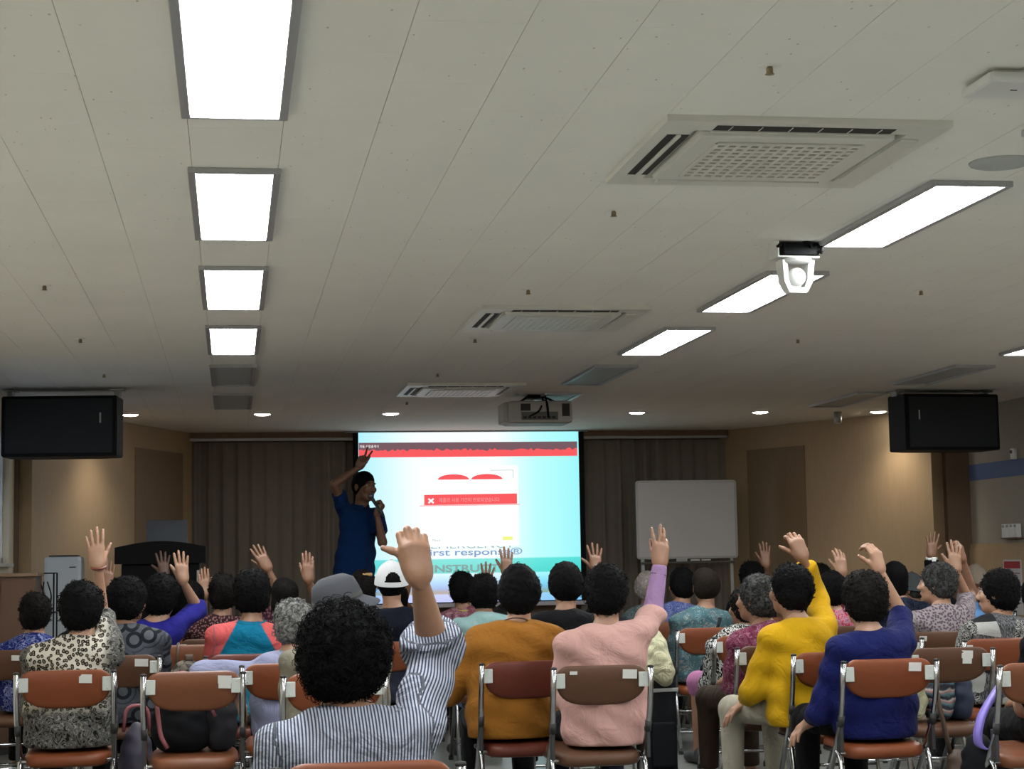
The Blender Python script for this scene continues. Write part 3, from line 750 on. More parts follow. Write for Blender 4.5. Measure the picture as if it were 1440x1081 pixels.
for x, rn, ys in rows:
    for y in ys + [-.1 + .7]:
        lit = y < 12; lb = lab.get((rn, y), None)
        if lb is None: lb = 'lit ceiling panel of the %s, outside the picture, %s' % (rn, {2.7: 'just before the frame', 4.8: 'level with the nearest cassette', 6.9: 'beside the round ceiling speaker', 9.0: 'third along the room'}.get(y, 'over the camera'))
        o = light_panel(x, y, lit); tag(o, lb, 'ceiling light', 'rectangular ceiling panels')
# downlights
m_dl = emit('downlight_lamp', (1, .95, .86), DOWN)
for i, x in enumerate([-.927, .284, 1.487, 2.69, 3.871, 5.104, 6.312]):
    r = empty('downlight', (x, 16.73, CEIL), 0, ['round downlight beside the left loudspeaker', 'round downlight below the left row of panels', 'round downlight above the left side of the screen', 'round downlight hidden behind the projector', 'round downlight right of the projector', 'round downlight above the whiteboard side', 'round downlight left of the right loudspeaker'][i], 'ceiling light', 'stage downlights')
    MB().lathe([(.075, -.001), (.095, -.006), (.095, 0), (.075, 0)], 24).build('trim_ring', m_white, r)
    MB().lathe([(.0, -.012), (.05, -.012), (.075, -.003), (.075, .0)], 24).build('lamp', m_dl, r)
    sl_ = bpy.data.lights.new('lamp_beam', 'SPOT'); sl_.energy = SPOT; sl_.spot_size = 1.9; sl_.spot_blend = 1.0; sl_.color = (1, .86, .66); sl_.shadow_soft_size = .05
    so_ = bpy.data.objects.new('lamp_beam', sl_); COL.objects.link(so_); so_.parent = r; so_.location = (0, 0, -.03)
# ------------------------------------------------------------------ ceiling cassettes
m_ac = plain('cassette_plastic', (.68, .68, .63), .4); m_dark = plain('duct_dark', (.02, .02, .02), .7); m_pf = plain('intake_recess', (.12, .115, .10), .8)
def cassette(x, y, label):
    r = empty('air_conditioner', (x, y, CEIL), 0, label, 'air conditioner', 'four-way ceiling cassettes')
    f = MB(); o, i = .475, .36
    for a in range(4): f.prism([(-o, -o), (o, -o), (i, -i), (-i, -i)], -.022, 0, RZ(a * PI / 2))
    f.build('frame', m_ac, r)
    pan = MB().bbox((-.335, -.335, -.034), (.335, .335, -.004), .02); pan.build('intake_panel', m_ac, r)
    for a in range(4):
        M = RZ(a * PI / 2)
        y0_, y1_ = ((-.432, -.358), (-.418, -.372), (-.418, -.372), (-.432, -.358))[a]
        MB().box((-.30, y0_, -.0235), (.30, y1_, -.021), M).build('air_slot', m_dark, r)
        l0_, l1_ = ((-.372, -.362), (-.424, -.364), (-.424, -.364), (-.403, -.387))[a]
        lv = MB().bbox((-.305, l0_, -.03), (.305, l1_, -.022), .003, M=M)
        if a == 0:
            for q_ in range(6): lv.box((-.25 + q_ * .1, -.43, -.026), (-.247 + q_ * .1, -.36, -.023), M)
        lv.build('louvre', m_ac, r)
    g = MB(); MB().box((-.25, -.25, -.0355), (.25, .25, -.0338)).build('grille_recess', m_pf, r)
    for k in range(14): q = -.25 + .5 * k / 13; g.box((q - .007, -.25, -.041), (q + .007, .25, -.035)); 
    for k in range(11): q = -.25 + .5 * k / 10; g.box((-.25, q - .013, -.0405), (.25, q + .013, -.0352))
    tag(g.build('grille', m_ac, r), kind='stuff'); return r
cassette(1.835, 5.83, 'large white four-way ceiling cassette near the camera'); cassette(1.835, 10.03, 'white ceiling cassette in the middle of the ceiling')
cassette(1.835, 14.30, 'far white ceiling cassette left of the projector')
# sprinklers
m_brass = plain('brass', (.30, .24, .15), .4, .8)
sp = [(1.52, y) for y in (4.79, 6.9, 9.0, 11.05, 13.13, 15.5)] + [(-.915, y) for y in (8.97, 11.09, 13.16)] + [(3.632, y) for y in (8.93, 11.03)]
sl = ['small brass sprinkler above the large cassette', 'small sprinkler in front of the large cassette', 'small sprinkler just before the middle cassette', 'small sprinkler between the middle and far cassettes, nearer', 'small sprinkler between the middle and far cassettes, farther', 'small sprinkler beyond the far cassette', 'small sprinkler at far left of the ceiling, nearest', 'small sprinkler on the left of the ceiling, middle one', 'small sprinkler above the left loudspeaker', 'small sprinkler right of the dome camera', 'small sprinkler right of the small lit panel']
for (x, y), l in zip(sp, sl):
    r = empty('sprinkler', (x, y, CEIL), 0, l, 'sprinkler', 'ceiling sprinklers'); r.scale = (.85, .85, .75)
    MB().lathe([(.035, -.003), (.04, -.001), (.04, 0)], 16).build('escutcheon', m_ceil, r)
    MB().lathe([(.012, -.03), (.012, -.01), (.008, -.003)], 10).lathe([(.001, -.034), (.016, -.033), (.016, -.031), (.001, -.030)], 12).build('nozzle', m_brass, r)
# access point, ceiling speaker, dome camera, small camera
p = at_z(1419, 122, CEIL - .03); r = empty('wifi_access_point', (p.x, p.y, CEIL), 0, 'white square wireless access point at the upper right', 'access point')
MB().bbox((-.105, -.105, -.042), (.105, .105, -.012), .012).build('cover', m_white, r); MB().bbox((-.08, -.08, -.013), (.08, .08, 0), .004).build('mounting_plate', m_ac, r)
MB().bbox((-.0, -.012, -.0435), (.02, -.006, -.0415), .0005).build('emblem', m_dark, r)
p = at_z(1408, 228, CEIL); r = empty('ceiling_speaker', (p.x, p.y, CEIL), 0, 'flat round ceiling speaker right of the large cassette', 'speaker')
MB().lathe([(.0, -.012), (.095, -.011), (.112, -.006), (.115, 0)], 36).build('grille', plain('speaker_grille', (.42, .45, .45), .6), r)
p = at_z(1117, 341, CEIL - .0); r = empty('dome_camera', (p.x, p.y, CEIL), .1, 'white motorised camera hanging from a bracket on the ceiling', 'camera')
MB().bbox((-.1, -.045, -.075), (.1, .065, -.067), .003).box((-.1, -.045, -.07), (-.093, .065, 0)).build('bracket', m_white, r)
MB().bbox((-.072, -.045, -.062), (.1, .05, -.006), .006).build('mount_box', m_black, r)
MB().tube(bend([(.03, -.03, -.004), (.055, -.06, -.012), (.06, -.05, -.03)], .02), .008).tube(bend([(.085, -.03, -.012), (.11, -.055, -.03), (.1, -.05, -.055)], .02), .01).tube(bend([(-.07, -.02, -.012), (-.09, -.05, -.02), (-.105, -.05, -.03)], .02), .007).build('cable', m_black, r)
body = MB()
body.lathe([(.0, -.098), (.07, -.098), (.076, -.09), (.074, -.078), (.0, -.076)], 28)
for s_ in (-1, 1):
    body.add([(s_ * .077, -.04, -.085), (s_ * .077, .04, -.085), (s_ * .068, .035, -.18), (s_ * .045, .03, -.225), (s_ * .045, -.03, -.225), (s_ * .068, -.035, -.18),
              (s_ * .05, -.035, -.085), (s_ * .05, .035, -.085), (s_ * .046, .03, -.17), (s_ * .03, .025, -.21), (s_ * .03, -.025, -.21), (s_ * .046, -.03, -.17)],
             [(0, 1, 2, 5), (5, 2, 3, 4), (6, 11, 8, 7), (11, 10, 9, 8), (0, 5, 11, 6), (5, 4, 10, 11), (1, 7, 8, 2), (2, 8, 9, 3), (4, 3, 9, 10), (0, 6, 7, 1)])
body.bbox((-.045, -.03, -.232), (.045, .03, -.205), .01)
body.build('yoke', m_white, r)
V, F = cube_sphere((0, -.005, -.158), .044, 8); me = mesh_np('ball', V, F); link('camera_head', me, m_white, r)
MB().lathe([(0, 0), (.022, 0), (.026, -.006), (.024, -.012)], 20, M=TR(.008, .045, -.16) @ Matrix.Rotation(-PI / 2, 4, 'X')).build('lens', m_black, r)
p = at_z(1178, 579, CEIL); r = empty('tube_sensor', (p.x, p.y, CEIL), 0, 'small grey cylinder fixed under the ceiling near the right wall', 'sensor')
MB().lathe([(.0, -.11), (.035, -.11), (.04, -.1), (.04, -.0), (0, 0)], 18).build('body', m_steel, r); MB().lathe([(.0, -.118), (.02, -.116), (.022, -.108)], 14).build('lens', m_white, r)
# ------------------------------------------------------------------ hanging loudspeakers
def speaker(name, label, corners_px, Y, rz, dirn, tilt=.15):
    (x0, y0), (x1, y1) = corners_px; a = at_y(x0, y0, Y); b = at_y(x1, y1, Y); w = b.x - a.x; hh = a.z - b.z
    r = empty(name, ((a.x + b.x) / 2, Y, (a.z + b.z) / 2), rz, label, 'speaker', 'hanging loudspeakers'); d = .42
    w /= math.cos(rz) * 1.02
    poly = [(-w / 2, -d / 2), (w / 2, -d / 2), (w / 2, d / 2 - .1), (w / 2 - .16, d / 2), (-w / 2 + .16, d / 2), (-w / 2, d / 2 - .1)]
    c = MB().prism(poly, -hh / 2, hh / 2).build('cabinet', m_black, r)
    bm = bmesh.new(); bm.from_mesh(c.data); bmesh.ops.bevel(bm, geom=list(bm.edges), offset=.008, segments=2, affect='EDGES'); bm.to_mesh(c.data); bm.free()
    MB().bbox((-w / 2 + .03, -d / 2 - .012, -hh / 2 + .025), (w / 2 - .03, -d / 2, hh / 2 - .025), .005).build('grille', plain('speaker_cloth', (.008, .010, .013), .8, bump=.4, bscale=400), r)
    MB().bbox((dirn * w * .36 - .006, -d / 2 - .016, .02), (dirn * w * .36 + .006, -d / 2 - .012, .1), .001).build('badge', m_steel, r)
    top = CEIL - (a.z + b.z) / 2 - .003
    for s_ in (-1, 1):
        MB().bbox((s_ * w * .47 - .02, -.05, hh / 2 - .03), (s_ * w * .47 + .02, .05, top), .004).bbox((s_ * w * .47 - .05, -.08, top - .012), (s_ * w * .47 + .05, .08, top), .003).build('bracket', m_steel, r)
    return r
speaker('loudspeaker', 'black loudspeaker hung from the ceiling at the left wall', ((8, 560), (172, 643)), 14.3, -.10, 1)
speaker('loudspeaker', 'black loudspeaker hung from the ceiling at the right wall', ((1252, 557), (1394, 634)), 14.6, .10, -1)
# ------------------------------------------------------------------ curtains, track, screen
m_curt = NT('curtain_cloth'); v = m_curt.coord(); m_curt.base(m_curt.mix(m_curt.noise(v, 3, 4), (.215, .185, .155), (.16, .138, .115))); m_curt.rough(.9); m_curt.bump(m_curt.noise(v, 300, 2), .1, .002); m_curt = m_curt.done()
m_black2 = plain('curtain_edge', (.012, .013, .014), .9)
def curtain(x0, x1, Y, z0, z1, label, seed, amp=.045, per=.15, mat=None):
    rg = np.random.default_rng(seed); n = int((x1 - x0) / .012); xs = np.linspace(x0, x1, n); ph = np.cumsum(rg.normal(1, .35, n).clip(.3, 2)) * (.012 / per) * 2 * PI
    zs = [z1, z1 - .06, z1 - .4, (z0 + z1) / 2, z0 + .3, z0]; vs, fs = [], []
    am = rg.uniform(.6, 1.3, 40)
    for si, off in enumerate((0, .006)):
        for j, z in enumerate(zs):
            for i in range(n):
                k = amp * (.55 + .45 * min(1, (z1 - z) / .5)) * (.6 + .4 * math.sin(i * .05 + seed)); y = math.sin(ph[i] + .25 * math.sin(j * .9 + i * .03)) ; vs.append((xs[i], Y + k * (y + .3 * math.sin(2.1 * ph[i])) + off, z))
    m = len(zs)
    for si in (0, 1):
        o = si * m * n
        for j in range(m - 1):
            for i in range(n - 1):
                f = (o + j * n + i, o + j * n + i + 1, o + (j + 1) * n + i + 1, o + (j + 1) * n + i); fs.append(f if si else f[::-1])
    o = MB().add(vs, fs, True).build('curtain', mat or m_curt); tag(o, label, 'curtain', 'brown stage curtains'); return o
def cx(px, Y): return at_y(px, 700, Y).x
YC = 19.15
curtain(cx(261, YC), cx(503, YC), YC, ST + .02, 2.56, 'tall brown pleated curtain left of the screen', 1)
curtain(cx(814, YC), cx(1021, YC), YC, ST + .02, 2.56, 'tall brown pleated curtain right of the screen', 5)
for (a, b, l) in ((258, 505, 'metal curtain track above the left curtain'), (812, 1024, 'metal curtain track above the right curtain')):
    r = empty('curtain_track', (cx((a + b) / 2, YC), YC, 2.6), 0, l, 'curtain track', 'curtain tracks'); hw = (cx(b, YC) - cx(a, YC)) / 2
    MB().bbox((-hw, -.07, -.03), (hw, -.05, .0), .003).bbox((-hw, -.02, -.03), (hw, .0, .0), .003).build('rail', m_steel, r)
    MB().bbox((-hw, -.08, .0), (hw, .05, .06), .003).build('cover', m_wooddk, r)
YS = 19.0
def sp_(px, py, off=0): q = at_y(px, py, YS); return (q.x, YS - off, q.z)
x0, x1 = sp_(504.5, 700)[0], sp_(815, 700)[0]; zt = sp_(660, 607.5)[2]; zb = sp_(660, 846)[2]
scr = empty('projection_screen', ((x0 + x1) / 2, YS, 0), 0, 'large projection screen showing a red and white slide', 'projection screen')
def q4(name, x, z, w, h, mat, off, th=.001, par=scr, shear=0):
    """flat patch on the screen: centre x,z in the screen frame"""
    return MB().box((x - w / 2, -off - th, z - h / 2), (x + w / 2, -off, z + h / 2)).build(name, mat, par)
SW, SH = x1 - x0, zt - zb
MB().bbox((-SW / 2 - .06, .002, zb - .03), (SW / 2 + .06, .012, zt), .002).build('border', m_black, scr)
MB().bbox((-SW / 2 - .06, -.012, zb - .055), (SW / 2 + .06, .016, zb - .012), .006).build('bottom_bar', plain('screen_bar', (.55, .52, .60), .4), scr)
MB().bbox((-SW / 2 - .14, -.05, zt), (SW / 2 + .1, .07, min(zt + .1, CEIL)), .01).build('casing', plain('screen_case', (.30, .32, .35), .4), scr)
bg = NT('slide_picture'); v = bg.sep(bg.coord('Object')); bg.base((0, 0, 0))
xx = bg.math('MULTIPLY_ADD', v[0], 1 / SW, .5); zz = bg.math('MULTIPLY_ADD', v[2], 1 / SH, -zb / SH)
side = bg.ramp(xx, [(0, (.42, .86, .98)), (.25, (.92, 1, 1)), (.62, (.93, 1, 1)), (.8, (.50, .98, .97)), (1, (.34, .90, .93))])
low = bg.ramp(zz, [(.0, (.60, .58, .90)), (.045, (.66, .66, .95)), (.05, (.55, .42, .32)), (.065, (.50, .45, .50)), (.08, (.45, .55, .85)), (.12, (.55, .76, .98)), (.166, (.80, .95, 1)), (.17, (.20, .70, .64)), (.25, (.28, .80, .74)), (.256, (1, 1, 1))])
bg.set(bg.b.inputs['Emission Color'], bg.mix(1.0, side, low, 'MULTIPLY')); bg.b.inputs['Emission Strength'].default_value = SCREEN; bg.b.inputs['Specular IOR Level'].default_value = 0; bg = bg.done()
q4('picture', 0, (zt + zb) / 2, SW, SH, bg, 0, .001)
def fx(px): return sp_(px, 700)[0] - (x0 + x1) / 2
def fz(py, px=660): return sp_(px, py)[2]
e_red = emit('slide_red', (.92, .105, .115), SCREEN); e_dk = emit('slide_dark', (.18, .10, .12), SCREEN); e_wh = emit('slide_white', (1, 1, 1), SCREEN * 1.05)
e_pink = emit('slide_pink', (.93, .35, .36), SCREEN); e_blue = emit('slide_blue', (.22, .36, .62), SCREEN); e_gt = emit('slide_greytext', (.25, .38, .36), SCREEN); e_yel = emit('slide_yellow', (.85, .9, .25), SCREEN); e_ln = emit('slide_line', (.35, .5, .52), SCREEN)
def rect(name, xa, ya, xb, yb, mat, off, slant=0):
    """slide patch with its corners where the picture shows them"""
    c = [(fx(xa), fz(yb)), (fx(xb), fz(yb) + slant), (fx(xb), fz(ya) + slant), (fx(xa), fz(ya))]
    m = MB().add([(x, -off, z) for x, z in c] + [(x, -off + .0008, z) for x, z in c], [(0, 1, 2, 3), (7, 6, 5, 4), (0, 4, 5, 1), (1, 5, 6, 2), (2, 6, 7, 3), (3, 7, 4, 0)]); return m.build(name, mat, scr)
rect('red_banner', 505, 627, 813, 642, e_red, .003)
jag = [(fx(505), fz(621.5)), (fx(813), fz(621.5))]; rg = random.Random(3); pts = []
nj = 90
for i in range(nj + 1):
    t = i / nj; pts.append((fx(813 - 308 * t), fz(631.5 + (rg.random() - .5) * 3.2 + (1.5 if rg.random() < .2 else 0) - 1.5 * t * 0)))
poly = jag + pts
MB().add([(x, -.0045, z) for x, z in poly], [(1, 0) + tuple(range(len(poly) - 1, 1, -1))]).build('banner_edge', e_dk, scr)
rect('dialog_box', 590, 655, 729, 768, e_wh, .0035); 
for nm, cxp, r_ in (('red_arc', 638, 22), ('red_arc', 685, 22)):
    P_ = [(fx(cxp - r_), fz(674))] + [(fx(cxp + r_ * math.sin(a)), fz(674 - 7.5 * math.cos(a))) for a in np.linspace(-PI / 2, PI / 2, 17)] + [(fx(cxp + r_), fz(674))]
    MB().add([(x, -.005, z) for x, z in P_], [tuple(range(len(P_) - 1, -1, -1))]).build(nm, e_red, scr)
rect('message_bar', 596.5, 695, 727, 709.5, e_red, .005, .005); rect('bar_shadow', 590, 709.8, 731, 711, e_pink, .0045, .004)
rect('dialog_frame_top', 690, 661, 722, 661.8, e_ln, .005); rect('dialog_frame_side', 721.4, 661, 722.2, 672, e_ln, .005)
for a in (.7, -.7):
    MB().box((-.036, -.0068, -.009), (.036, -.006, .009), TR(fx(606), 0, fz(703.5)) @ Matrix.Rotation(a, 4, 'Y')).build('cross_mark', e_wh, scr)
rect('button', 706, 755, 720, 760, e_yel, .005)
def text(body, size, px, py, mat, off, parent, name='lettering', bold=0, sx=1.0, align='LEFT', M=None, extrude=.0004, space=1.0, fit=None):
    cu = bpy.data.curves.new('txt', 'FONT'); cu.body = body; cu.size = size; cu.extrude = extrude; cu.offset = bold; cu.align_x = align; cu.space_character = space
    to = bpy.data.objects.new('txt', cu); COL.objects.link(to); dg = bpy.context.evaluated_depsgraph_get(); me = bpy.data.meshes.new_from_object(to.evaluated_get(dg)); bpy.data.objects.remove(to)
    if fit: sx = (fx(fit) - fx(px)) / max(v.co.x for v in me.vertices)
    me.transform(Matrix.Diagonal((sx, 1, 1, 1)))
    o = link(name, me, [mat], parent)
    o.matrix_local = M if M is not None else TR(fx(px), -off, fz(py)) @ Matrix.Rotation(PI / 2, 4, 'X'); return o
text('first response\u00ae', .098, 597, 780.3, e_blue, .007, scr, fit=733, bold=.0012)
text('INSTRUCTOR', .105, 604, 803.5, e_gt, .007, scr, fit=730, bold=.003)
text('\uc81c\ud488\uc758 \uc0ac\uc6a9 \uae30\uac04\uc774 \ub9cc\ub8cc\ub418\uc5c8\uc2b5\ub2c8\ub2e4', .052, 617, 705.2, e_pink, .007, scr, fit=702)
text('\uc790\ub3d9 \uc2ec\uc7a5\ucda9\uaca9\uae30', .035, 506, 628.5, e_wh, .007, scr, fit=533)
text('More', .04, 607, 760.5, e_ln, .007, scr)
tx = text('EMERGENCY', .1, 604, 770.6, e_ln, .003, scr, fit=722)
# ------------------------------------------------------------------ projector
YP = 14.9
a = at_y(704, 566, YP); b = at_y(800, 597, YP); w = b.x - a.x; hh = a.z - b.z; c = (a + b) / 2
r = empty('projector', (c.x, YP, c.z), 0, 'white projector hanging upside down from the ceiling before the screen', 'projector')
V = MB().bbox((-w / 2 + .03, -.2, -hh / 2), (w / 2, .2, hh / 2), .035).build('housing', plain('projector_case', (.42, .41, .38), .5), r)
MB().bbox((-w / 2, -.18, -hh / 2 + .01), (-w / 2 + .05, .18, hh / 2 - .01), .02).build('side_cover', plain('projector_case', (0, 0, 0)), r)
MB().bbox((-w * .26, -.205, .01), (-w * .12, -.198, hh * .36), .002).build('vent', m_dark, r); MB().bbox((w * .34, -.205, -hh * .2), (w * .45, -.198, hh * .36), .002).build('vent', m_dark, r)
MB().bbox((-w * .25, -.204, -hh * .36), (w * .28, -.199, -.0), .002).build('socket_panel', plain('socket_grey', (.12, .12, .11), .6), r)
for k in range(7): MB().bbox((-w * .23 + k * w * .07, -.208, -hh * .3), (-w * .23 + k * w * .07 + .03, -.203, -hh * .2), .001).build('socket', m_dark, r)
MB().tube(bend([(-.08, -.205, -.04), (.0, -.24, .0), (.05, -.15, .1), (.05, -.05, .2)], .05), .008).tube(bend([(.08, -.205, -.05), (.07, -.23, .05), (.07, -.1, .15), (.06, -.05, .25)], .05), .01).build('cable', m_black, r)
top = CEIL - c.z
MB().bbox((-.08, -.08, hh / 2 + .03), (.08, .08, hh / 2 + .05), .004).tube([(0, 0, hh / 2 + .03), (0, 0, top)], .03, 12).bbox((-.07, -.07, top - .03), (.07, .07, top), .005).build('ceiling_mount', m_black, r)
for s_ in (-1, 1):
    for t_ in (-1, 1): MB().tube([(s_ * .07, t_ * .07, hh / 2 + .04), (s_ * .16, t_ * .14, hh / 2 - .01)], .009).build('mount_arm', m_black, r)
MB().lathe([(.05, 0), (.06, .03), (.05, .05), (.0, .045)], 20, M=TR(.1, .2, -.0) @ Matrix.Rotation(-PI / 2, 4, 'X')).build('lens', m_dark, r)
# ------------------------------------------------------------------ whiteboard
YW = 18.5
a = at_y(893, 676, YW); b = at_y(1037.5, 784, YW); c = (a + b) / 2; w = b.x - a.x; hh = a.z - b.z
r = empty('whiteboard', (c.x, YW, ST), 0, 'wheeled whiteboard on a metal stand right of the screen', 'whiteboard'); cz = c.z - ST
def rrect(w, h, r_, n=5):
    return [(sx * (w / 2 - r_) + r_ * math.cos(a0 + k * PI / 2 / n), sy * (h / 2 - r_) + r_ * math.sin(a0 + k * PI / 2 / n)) for sx, sy, a0 in ((1, 1, 0), (-1, 1, PI / 2), (-1, -1, PI), (1, -1, 1.5 * PI)) for k in range(n + 1)]
MX = TR(0, 0, cz) @ Matrix.Rotation(PI / 2, 4, 'X')
MB().prism(rrect(w - .03, hh - .03, .02), 0, .012, MX).build('board', plain('board_white', (.52, .53, .56), .25), r)
o_, i_ = rrect(w, hh, .035), rrect(w - .045, hh - .045, .02); n = len(o_)
fr = MB(); vs = [(x, y, z) for z in (-.008, .018) for pl in (o_, i_) for x, y in pl]; fs = []
for k in range(n):
    k2 = (k + 1) % n; fs += [(2 * n + k, 2 * n + k2, 3 * n + k2, 3 * n + k), (k2, k, n + k, n + k2), (k, k2, 2 * n + k2, 2 * n + k), (n + k2, n + k, 3 * n + k, 3 * n + k2)]
fr.add(vs, fs, M=MX).build('frame', m_steel, r)
MB().bbox((-w * .46, -.09, cz - hh / 2 - .05), (w * .46, -.01, cz - hh / 2 - .03), .004).build('pen_tray', plain('tray_dark', (.06, .06, .06), .4), r)
for k, (xx_, cl) in enumerate(((.02, m_white), (.14, m_white))): MB().tube([(xx_, -.05, cz - hh / 2 - .018), (xx_ + .1, -.05, cz - hh / 2 - .018)], .009).build('marker_pen', cl, r)
MB().bbox((-.14, -.07, cz - hh / 2 - .03), (-.02, -.03, cz - hh / 2 + .005), .004).build('eraser', m_steel, r)
for s_ in (-1, 1):
    MB().bbox((s_ * w * .44 - .018, .0, .06), (s_ * w * .44 + .018, .03, cz - hh / 2 + .1), .004).build('post', m_steel, r)
    MB().bbox((s_ * w * .44 - .02, -.25, .05), (s_ * w * .44 + .02, .28, .08), .005).build('foot', m_steel, r)
    for t_ in (-.22, .25): MB().lathe([(.0, -.012), (.028, -.012), (.03, 0), (.028, .012), (0, .012)], 14, M=TR(s_ * w * .44, t_, .03) @ Matrix.Rotation(PI / 2, 4, 'Y')).build('caster', m_black, r)
MB().bbox((-w * .44, .005, .14), (w * .44, .025, .17), .003).build('crossbar', m_steel, r)
# ------------------------------------------------------------------ lectern with laptop
YL = 15.6
a = at_y(164, 762, YL); b = at_y(290, 795, YL); w = b.x - a.x; xc = (a.x + b.x) / 2; zt_ = a.z
r = empty('lectern', (xc, YL, ST), 0, 'wide black lectern with arched top on the left of the stage', 'lectern'); H_ = zt_ - ST; m_lec = plain('lectern_black', (.004, .004, .0045), .6, spec=.15)
arch = [(-w / 2, 0), (w / 2, 0)] + [(w / 2 - w * t, .14 + .05 * math.sin(PI * t)) for t in np.linspace(0, 1, 17)]
MB().prism(arch, -.012, .012, TR(0, -.26, H_ - .19) @ Matrix.Rotation(PI / 2, 4, 'X')).build('front_fascia', m_lec, r)
MB().bbox((-w / 2, -.25, H_ - .19), (w / 2, .2, H_ - .06), .01).build('top', m_lec, r)
MB().bbox((-w * .43, -.22, .0), (w * .43, .16, H_ - .19), .01).build('body', m_lec, r)
MB().bbox((-w * .47, -.24, .0), (w * .47, .18, .08), .01).build('plinth', m_lec, r); MB().bbox((-w * .5, -.235, H_ - .42), (w * .5, .17, H_ - .37), .006).build('shelf_band', m_lec, r)
MB().bbox((w * .4, -.245, H_ - .37), (w * .43, -.238, H_ - .25), .001).build('plate', m_steel, r)
q = at_y(234, 755, YL); r2 = empty('laptop', (q.x, YL, ST + H_ - .06), PI, 'open laptop standing on the black lectern', 'laptop')
MB().bbox((-.17, -.12, 0), (.17, .12, .018), .006).build('keyboard_base', m_steel, r2)
MB().bbox((-.175, .0, 0), (.175, .008, .235), .004, M=TR(0, .12, .015) @ Matrix.Rotation(-.25, 4, 'X') if False else TR(0, -.12, .015) @ Matrix.Rotation(.2, 4, 'X')).build('screen_lid', plain('laptop_lid', (.07, .08, .10), .35), r2)
# air purifier
YA = 14.75
a = at_y(64, 783, YA); b = at_y(117, 790, YA); w = b.x - a.x; zt_ = a.z
r = empty('air_purifier', ((a.x + b.x) / 2, YA, ST), 0, 'tall white air purifier left of the lectern', 'air purifier'); hh = zt_ - ST
MB().bbox((-w / 2, -.13, .02), (w / 2, .15, hh), .03).build('housing', plain('purifier_white', (.42, .45, .48), .35), r); MB().bbox((-w / 2 + .03, -.1, 0), (w / 2 - .03, .12, .03), .005).build('base', m_dark, r)
MB().bbox((-w / 2 + .035, -.1, hh), (w / 2 - .035, .12, hh + .012), .005).build('top_grille', m_dark, r); MB().bbox((.05, -.132, hh - .09), (.1, -.129, hh - .08), .0005).build('badge', m_dark, r)
# cabinet and small rack
YK = 12.9
a = at_y(2, 806, YK); b = at_y(55, 806, YK)
r = empty('cabinet', (XL + .05 + (b.x - XL - .05) / 2, YK, 0), 0, 'brown wooden cabinet in the lower left corner of the hall', 'cabinet'); w = b.x - XL - .06; zt_ = a.z
MB().bbox((-w / 2, -.2, .05), (w / 2, .2, zt_ - .025), .004).build('body', wood('cabinet_wood', (.10, .045, .022), (.07, .032, .016), .45), r); MB().bbox((-w / 2 - .01, -.22, zt_ - .025), (w / 2 + .02, .21, zt_), .005).build('top', m_wooddk, r)
MB().bbox((-w / 2 + .02, -.19, 0), (w / 2 - .02, .19, .05), .002).build('plinth', m_dark, r)
for s_ in (-1, 1):
    dd = MB().bbox((min(0, s_ * (w / 2 - .01)) + (.003 if s_ > 0 else 0), -.215, .07), (max(0, s_ * (w / 2 - .01)) - (.003 if s_ < 0 else 0), -.2, zt_ - .045), .004).build('door', MC['cabinet_wood'], r)
    MB().tube([(s_ * .03, -.235, .6), (s_ * .03, -.235, .75)], .006).build('handle', m_steel, dd)
a = at_y(57, 806, YK + .3); b = at_y(76, 806, YK + .3)
r = empty('metal_rack', ((a.x + b.x) / 2, YK + .3, 0), 0, 'narrow black wire rack between the cabinet and the air purifier', 'rack'); w = b.x - a.x + .02; zt_ = a.z
for s_ in (-1, 1):
    for t_ in (-.12, .12): MB().tube([(s_ * w / 2, t_, 0), (s_ * w / 2, t_, zt_)], .006).build('post', m_black, r)
for z in (.3, .6, zt_ - .28, zt_): MB().tube([(-w / 2, -.12, z), (w / 2, -.12, z), (w / 2, .12, z), (-w / 2, .12, z)], .005, 6, closed=True, caps=False).build('ring', m_black, r)
for k, ax_ in enumerate((-.025, 0, .025)): MB().tube(bend([(ax_, -.12, zt_ - .28), (ax_ + .02 * (-1) ** k, -.12, zt_ - .16), (ax_ - .012, -.12, zt_ - .06)], .04), .005).build('scroll', m_black, r)
# wall things
q = at_wall(154, C0, C1); P_ = lerp2(C0, C1, q); zz_ = at_y(154, 770, P_[1]).z
r = empty('wall_switch', (P_[0], P_[1], zz_), math.atan2(C1[1] - C0[1], C1[0] - C0[0]) + PI, 'small pale blue switch plate on the left wood panel', 'switch')
MB().bbox((-.04, -.03, -.06), (.04, -.012, .06), .003).build('plate', plain('switch_plate', (.35, .45, .52), .4), r); MB().bbox((-.02, -.035, -.02), (.02, -.03, .02), .002).build('rocker', m_white, r)
r = empty('key_holder_row', (XR, at_wall(1424, (XR, 0), (XR, 20)) * 20, zl + .1), -PI / 2, 'row of four small white boxes on the right wall', 'wall boxes'); 
for k in range(4):
    bx_ = MB().bbox((-.16 + k * .085, -.05, -.05), (-.16 + k * .085 + .068, -.005, .075), .004).build('white_box', m_white, r); MB().bbox((-.16 + k * .085 + .01, -.052, .045), (-.16 + k * .085 + .058, -.05, .065), .0005).build('label', plain('box_label', (.3, .3, .3), .6), bx_)
MB().bbox((-.18, -.055, -.062), (.2, 0, -.052), .002).build('ledge', m_wooddk, r)
yp = at_wall(1424, (XR, 0), (XR, 20)) * 20; z1_ = at_y(1408, 787, yp).z
r = empty('notice_poster', (XR - .03, yp, z1_ - .25), -PI / 2, 'white notice with a red header on the right wall below the boxes', 'poster')
MB().box((-.19, -.004, -.25), (.19, 0, .25)).build('sheet', plain('poster_paper', (.55, .55, .58), .6), r); MB().box((-.17, -.006, .17), (.17, -.004, .235)).build('header', plain('poster_red', (.35, .03, .04), .6), r)
